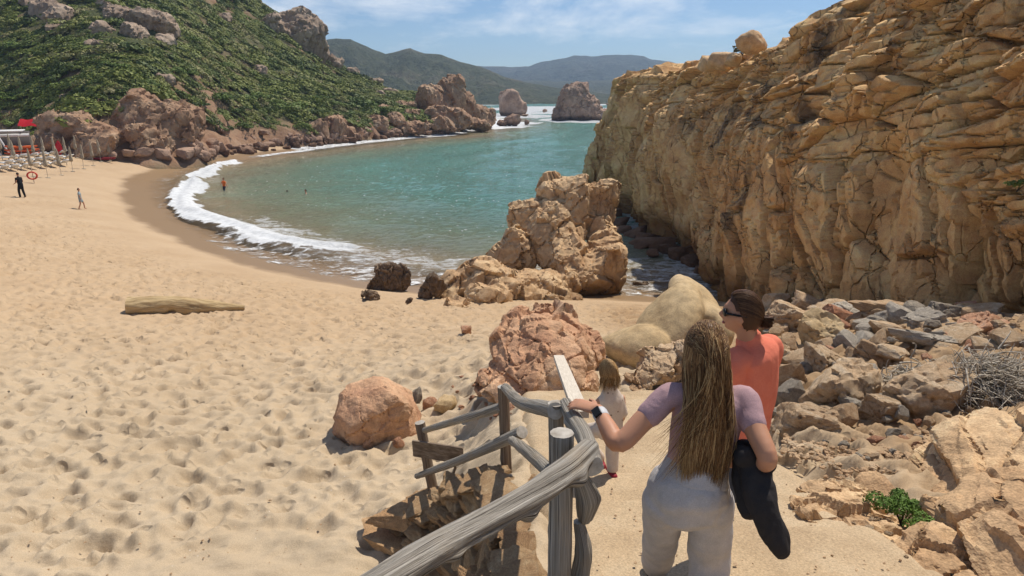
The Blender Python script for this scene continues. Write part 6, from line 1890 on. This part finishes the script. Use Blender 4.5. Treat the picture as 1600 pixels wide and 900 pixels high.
# --- small figures far down the beach and in the water
def far_person(label, p, h, yaw, top, bottom, hair, pose, shoes=None, skin='skin', top_from=0.82, crop=None):
    """standing or wading figure: one body skin with shirt, trousers and hair over it"""
    t = thing('person', label, 'person', p, (0, 0, yaw))
    k = h / 1.75
    v = lambda x, y, z: Vector((x, y, z)) * k
    hc, nk, ch, wa, hp_ = v(0, pose.get('lean', 0) * 1.0, 1.64), v(0, pose.get('lean', 0) * .9, 1.46), v(0, pose.get('lean', 0) * .75, 1.32), v(0, pose.get('lean', 0) * .4, 1.08), v(0, 0, 0.92)
    st_ = pose.get('stride', 0.1)
    lf, rf = v(-0.09, st_, 0.07), v(0.09, -st_, 0.07)
    lk, rk = (v(-0.1, st_ * .6 + .05, 0.5), v(0.1, -st_ * .3 + .04, 0.5))
    ls, rs = ch + v(-0.18, 0, .06), ch + v(0.18, 0, .06)
    le, re_ = ls + v(*pose.get('le', (-.06, 0, -.28))), rs + v(*pose.get('re', (.06, 0, -.28)))
    lw_, rw = le + v(*pose.get('lw', (0, .06, -.24))), re_ + v(*pose.get('rw', (0, .06, -.24)))
    L = head_v(hc, None, 0, 0, k) + [ltube([hc, nk], [0.05 * k, 0.055 * k]), ltube([nk, ch, wa, hp_], [(0.06 * k, .05 * k), (.16 * k, .10 * k), (.14 * k, .10 * k), (.16 * k, .11 * k)], (1, 0, 0)),
         ltube([ls, le, lw_], [.05 * k, .04 * k, .03 * k]), ltube([rs, re_, rw], [.05 * k, .04 * k, .03 * k]), ltube([hp_ + v(-.08, 0, 0), lk, lf], [.085 * k, .06 * k, .04 * k]), ltube([hp_ + v(.08, 0, 0), rk, rf], [.085 * k, .06 * k, .04 * k]),
         ltube([lf, lf + v(0, .14, -.03)], [.04 * k, .03 * k]), ltube([rf, rf + v(0, .14, -.03)], [.04 * k, .03 * k])]
    L += hand(lw_, lw_ - le, (0, 1, 0.1), k * 0.95, 0.4) + hand(rw, rw - re_, (0, 1, 0.1), k * 0.95, 0.4, -1)
    part('body', fuse(L, 0.022, 1), M[skin], t, (0, 0, 0))
    if top:
        part('shirt', fuse([ltube([nk + v(0, 0, -.02), ch, wa, hp_ + v(0, 0, .04)], [(0.08 * k, .07 * k), (.185 * k, .12 * k), (.17 * k, .12 * k), (.18 * k, .13 * k)], (1, 0, 0)), ltube([ls, ls.lerp(le, pose.get('sleeve', .6))], [.065 * k, .055 * k]), ltube([rs, rs.lerp(re_, pose.get('sleeve', .6))], [.065 * k, .055 * k])], 0.026, 1), M[top], t, (0, 0, 0))
    if bottom:
        e = pose.get('hem', 0.95)
        part('trousers', fuse([ltube([wa.lerp(hp_, .4), hp_, hp_ + v(0, 0, -.07)], [(.16 * k, .12 * k), (.18 * k, .13 * k), (.15 * k, .12 * k)], (1, 0, 0)), ltube([hp_ + v(-.08, 0, 0), lk, lk.lerp(lf, e)] if e > .2 else [hp_ + v(-.08, 0, 0), lk.lerp(hp_, .3)], [.1 * k, .08 * k, .065 * k] if e > .2 else [.1 * k, .09 * k]), ltube([hp_ + v(.08, 0, 0), rk, rk.lerp(rf, e)] if e > .2 else [hp_ + v(.08, 0, 0), rk.lerp(hp_, .3)], [.1 * k, .08 * k, .065 * k] if e > .2 else [.1 * k, .09 * k])], 0.026, 1), M[bottom], t, (0, 0, 0))
    D, F = ico(3)
    keep = (D[:, 1] < 0.6 * sstep(0, .8, D[:, 2]) + .1) & (D[:, 2] > -0.5)
    Fk = F[keep[F].all(1)]; used, g = np.unique(Fk, return_inverse=True)
    me = mesh_np('hair', D[used] * np.array([.084, .102, .122]) * k + np.array(hc), g.reshape(Fk.shape)); attr(me, 'tone', np.full(len(used), 0.1))
    link('hair', me, M['hair2'], t)
    return t
far_person('person in black clothes walking on the sand below the parasols', hit(36, 309), 1.78, 1.3, 'black', 'black', None, {'stride': .12, 'lean': .08, 'lw': (0.02, .2, -.1), 'rw': (-.02, .2, -.12), 'sleeve': .9})
far_person('child in pale blue shirt walking alone towards the water', hit(128, 327), 1.45, -1.2, 'paleblue', 'paleblue', None, {'stride': .2, 'hem': .1, 'le': (-.08, -.05, -.26), 're': (.08, .05, -.26)})
p = at(352, 306, z=-0.55); far_person('person in orange top wading in the shallow water', p, 1.72, 2.6, 'orangetop', 'denim', None, {'le': (-.2, 0, -.2), 're': (.2, 0, -.2), 'lw': (-.14, 0, -.18), 'rw': (.14, 0, -.18)})
p = at(478, 303, z=0); far_person('swimmer with shoulders above water, right of the two', p + Vector((0, 0, -1.32)), 1.75, 2.0, None, 'denim', None, {'le': (-.25, .05, -.12), 're': (.25, .05, -.12), 'hem': .1})
p = at(449, 302, z=0); far_person('swimmer with only the head above water, left of the two', p + Vector((0, 0, -1.46)), 1.75, 1.2, None, 'denim', None, {'hem': .1})

# ------------------------------------------------------------------ bathing beach at the far left
n = NB('parasol_canvas'); M['canvas'] = n.set(n.ramp(n.noise(n.coord((6, 6, 1)), 3, 3), [(0.3, (0.30, 0.24, 0.16)), (0.7, (0.44, 0.37, 0.27))]), 0.9)
n = NB('white_paint'); M['white'] = n.set((0.72, 0.71, 0.69), 0.6)
n = NB('white_canvas'); M['bed'] = n.set((0.74, 0.73, 0.70), 0.85)
n = NB('pole_wood'); M['pole'] = n.set((0.45, 0.38, 0.28), 0.7)
n = NB('red_paint'); M['red'] = n.set((0.50, 0.012, 0.02), 0.45)
n = NB('dark_red_hull'); M['dred'] = n.set((0.22, 0.018, 0.025), 0.4)
n = NB('orange_plastic'); M['oplast'] = n.set((0.65, 0.12, 0.03), 0.4)
n = NB('shed_dark'); M['shed'] = n.set((0.10, 0.085, 0.08), 0.8)
n = NB('buoy_red'); M['buoy'] = n.set((0.60, 0.07, 0.04), 0.5)
def lathe(prof, n=14, flute=0.0, lobes=8):
    th = np.arange(n) * 2 * np.pi / n
    V = np.concatenate([np.stack([(r * (1 + flute * np.cos(lobes * th))) * np.cos(th), (r * (1 + flute * np.cos(lobes * th))) * np.sin(th), np.full(n, z)], 1) for r, z in prof])
    k = np.arange((len(prof) - 1) * n).reshape(len(prof) - 1, n); j = np.roll(k, -1, 1)
    return V, np.stack([k, j, j + n, k + n], 2).reshape(-1, 4)
def box_v(c, half):
    s = np.array([(x, y, z) for x in (-1, 1) for y in (-1, 1) for z in (-1, 1)], float) * np.array(half) + np.array(c)
    return s, np.array([(0, 1, 3, 2), (4, 6, 7, 5), (0, 4, 5, 1), (2, 3, 7, 6), (0, 2, 6, 4), (1, 5, 7, 3)])
def make_parasol():
    t = thing('parasol', '', 'parasol')
    V, F = lathe([(0.02, 0), (0.02, 2.45), (0.001, 2.5)], 8); part('pole', (V, F), M['pole'], t, (0, 0, 0))
    V, F = lathe([(0.03, 0.95), (0.13, 1.0), (0.15, 1.15), (0.12, 1.5), (0.09, 1.55), (0.11, 1.7), (0.085, 2.1), (0.03, 2.42), (0.005, 2.48)], 24, 0.16, 8); part('canopy', (V, F), M['canvas'], t, (0, 0, 0))
    V, F = lathe([(0.001, 0.0), (0.2, 0.0), (0.2, 0.05), (0.03, 0.08)], 12); part('base', (V, F), M['pole'], t, (0, 0, 0))
    return t
def make_bed():
    t = thing('sunbed', '', 'sunbed')
    part('seat', box_v((0, 0.25, 0.32), (0.31, 0.68, 0.035)), M['bed'], t, (0, 0, 0))
    V, F = box_v((0, 0, 0), (0.31, 0.36, 0.03)); V = V @ rot_m(-0.45, 0, 0).T + np.array([0, -0.74, 0.46]); part('backrest', (V, F), M['bed'], t, (0, 0, 0))
    for x in (-.27, .27):
        for y in (-.4, .8): part('leg', box_v((x, y, 0.14), (0.02, 0.02, 0.148)), M['pole'], t, (0, 0, 0))
    return t
umb = make_parasol(); first = True
front = [(25, 259), (52, 276), (75, 278), (96, 274), (114, 268), (131, 264), (146, 259), (158, 253), (172, 252)]
back = [(4, 248), (18, 247), (36, 250), (55, 252), (70, 251), (88, 251), (104, 250), (120, 247)]
for i, (px, py) in enumerate(front + back):
    o = umb if first else copy_tree(umb)
    first = False
    o.location = hit(px, py); o.rotation_euler = (random.uniform(-.03, .03), random.uniform(-.03, .03), i)
    fr_ = i < len(front)
    j = i if fr_ else i - len(front)
    ordn = ('first', 'second', 'third', 'fourth', 'fifth', 'sixth', 'seventh', 'eighth', 'ninth')
    tag(o, '%s closed tan parasol from the left in the %s row on the beach' % (ordn[j], 'front' if fr_ else 'back'), 'parasol', 'closed parasols on the beach')
bed = make_bed(); first = True
for i in range(20):
    rw_, cl = divmod(i, 7)
    px, py = 4 + cl * 15.5 + rw_ * 6, 268 - rw_ * 8.5 - cl * 1.6
    o = bed if first else copy_tree(bed)
    first = False
    o.location = hit(px, py); o.rotation_euler = (0, 0, 1.05 + random.uniform(-.1, .1))
    tag(o, '%s white sunbed from the left in the %s row' % (('first', 'second', 'third', 'fourth', 'fifth', 'sixth', 'seventh')[cl], ('nearest', 'middle', 'rearmost')[rw_]), 'sunbed', 'white sunbeds on the beach')
# sheds and boats behind
sp_ = hit(14, 243)
sh = thing('beach_shed', 'small dark beach shed with white frame at the left edge', 'shed', sp_, (0, 0, 0.5))
part('wall', box_v((-0.5, 2.2, 1.2), (2.4, 0.9, 1.2)), M['shed'], sh, (0, 0, 0))
part('fascia', box_v((-0.5, 1.22, 2.05), (2.5, 0.06, 0.16)), M['white'], sh, (0, 0, 0))
part('roof', box_v((-0.7, 2.1, 2.5), (2.2, 1.2, 0.07)), M['white'], sh, (0, 0, 0))
for x, lx in ((-1.9, 1.2), (-1.0, 1.1)): part('brace', ltube([(x, 0.6, 2.9), (x + lx, 0.2, 0.0)], [0.09, 0.09], (0, 1, 0), 8), M['white'], sh, (0, 0, 0))
pp = hit(24, 237)
rc = thing('red_tarpaulin', 'bright red tarpaulin stretched over the shed', 'tarpaulin', pp + Vector((0, 3.0, 2.7)), (0, 0, 0.3))
part('sheet', (np.array([(x * 1.0 + 0.1 * z, 0.7 * y, z * .45 + 0.06 * math.sin(x * 5)) for y, z in ((-.6, 0), (0, 1.0), (.6, 1.7)) for x in np.linspace(-1, 1, 9)]), grid_faces(3, 9)), M['red'], rc, (0, 0, 0))
for x in (-.95, .95): part('post', ltube([(x, 0.4, -2.7), (x, 0.4, 0.75)], [0.04, 0.04], (0, 1, 0), 8), M['pole'], rc, (0, 0, 0))
def hull(L, Wd, Hh, n=16):
    V, rows = [], []
    for u in np.linspace(-1, 1, n):
        w_ = Wd * (1 - abs(u) ** 2.4) + 0.01; zc = Hh * 0.35 * abs(u) ** 3
        for a_ in np.linspace(0, 2 * math.pi, 12, endpoint=False):
            V.append((u * L, math.cos(a_) * w_, zc + Hh * 0.5 + math.sin(a_) * Hh * 0.5 * (1 - 0.6 * abs(u) ** 3)))
    k = np.arange((n - 1) * 12).reshape(n - 1, 12); j = np.roll(k, -1, 1)
    return np.array(V), np.stack([k, j, j + 12, k + 12], 2).reshape(-1, 4)
def kayak(label, p, rz, mat, L=1.7, lift=0.0, cat='kayak', name='kayak', rx=0):
    t = thing(name, label, cat, p + Vector((0, 0, lift)), (rx, 0, rz))
    part('hull', hull(L, 0.34, 0.34), M[mat], t, (0, 0, 0))
    V, F = lathe([(0.001, 0.30), (0.24, 0.30), (0.27, 0.345), (0.25, 0.36), (0.2, 0.33)], 16); V[:, 0] *= 1.9
    part('cockpit', (V, F), M['shed'], t, (0, 0, 0))
kp = hit(36, 243)
kayak('lowest orange kayak of the stack beside the shed', kp, 0.25, 'oplast')
kayak('middle orange kayak of the stack beside the shed', kp, 0.3, 'oplast', 1.65, 0.36)
kayak('topmost orange kayak of the stack beside the shed', kp, 0.2, 'oplast', 1.6, 0.72)
kayak('long dark red boat drawn up on the sand behind the parasols', hit(152, 250), -0.25, 'dred', 2.6, 0, 'boat', 'boat')
kayak('shorter dark red boat lying behind the long one', hit(125, 245), -0.15, 'dred', 1.6, 0, 'boat', 'boat')
ub = thing('rescue_board', 'red rescue board standing upright behind the parasols', 'board', hit(94, 244), (0, 0, 0.4))
V, F = hull(0.85, 0.3, 0.1); V = V[:, [1, 2, 0]] + np.array([0, 0, 0.85]); part('deck', (V, F), M['red'], ub, (0, 0, 0))
part('stand', ltube([(-0.3, 0.35, 0.0), (0, 0.08, 1.0)], [0.03, 0.03], (0, 1, 0), 8), M['pole'], ub, (0, 0, 0))
lb = thing('lifebuoy', 'orange-red ring lifebuoy on a stake at the front of the beach', 'lifebuoy', hit(53, 286), (0, 0, 0.2))
th = np.linspace(0, 2 * math.pi, 24, endpoint=False)
V = np.array([((0.36 + 0.075 * math.cos(b_)) * math.cos(a_), 0.075 * math.sin(b_) - 0.06, 0.62 + (0.36 + 0.075 * math.cos(b_)) * math.sin(a_) * 0.8) for a_ in th for b_ in np.linspace(0, 2 * math.pi, 8, endpoint=False)])
i_ = np.arange(24 * 8).reshape(24, 8); j_ = np.roll(i_, -1, 1); i2 = np.roll(i_, -1, 0); j2 = np.roll(j_, -1, 0)
part('ring', (V, np.stack([i_, j_, j2, i2], 2).reshape(-1, 4)), M['buoy'], lb, (0, 0, 0))
part('stake', ltube([(0, 0.06, 0), (0, 0.06, 1.2)], [0.03, 0.03], (1, 0, 0), 8), M['pole'], lb, (0, 0, 0))

# ------------------------------------------------------------------ sea haze
bm = bmesh.new()
bmesh.ops.create_cube(bm, size=2)
for v in bm.verts:
    v.co = Vector((v.co.x * 2600, v.co.y * 1300 + 1050, -6 + (v.co.z + 1) / 2 * 135))
me = bpy.data.meshes.new('haze'); bm.to_mesh(me); bm.free()
hm = bpy.data.materials.new('haze_air'); hm.use_nodes = True
hm.node_tree.nodes.clear()
ho = hm.node_tree.nodes.new('ShaderNodeOutputMaterial'); hv = hm.node_tree.nodes.new('ShaderNodeVolumePrincipled')
hv.inputs['Color'].default_value = (0.55, 0.74, 1.0, 1)
hv.inputs['Density'].default_value = 0.00030
hv.inputs['Anisotropy'].default_value = 0.3
hm.node_tree.links.new(hv.outputs[0], ho.inputs['Volume'])
tag(link('haze', me, hm), kind='stuff')
bpy.data.scenes.remove(TMP)
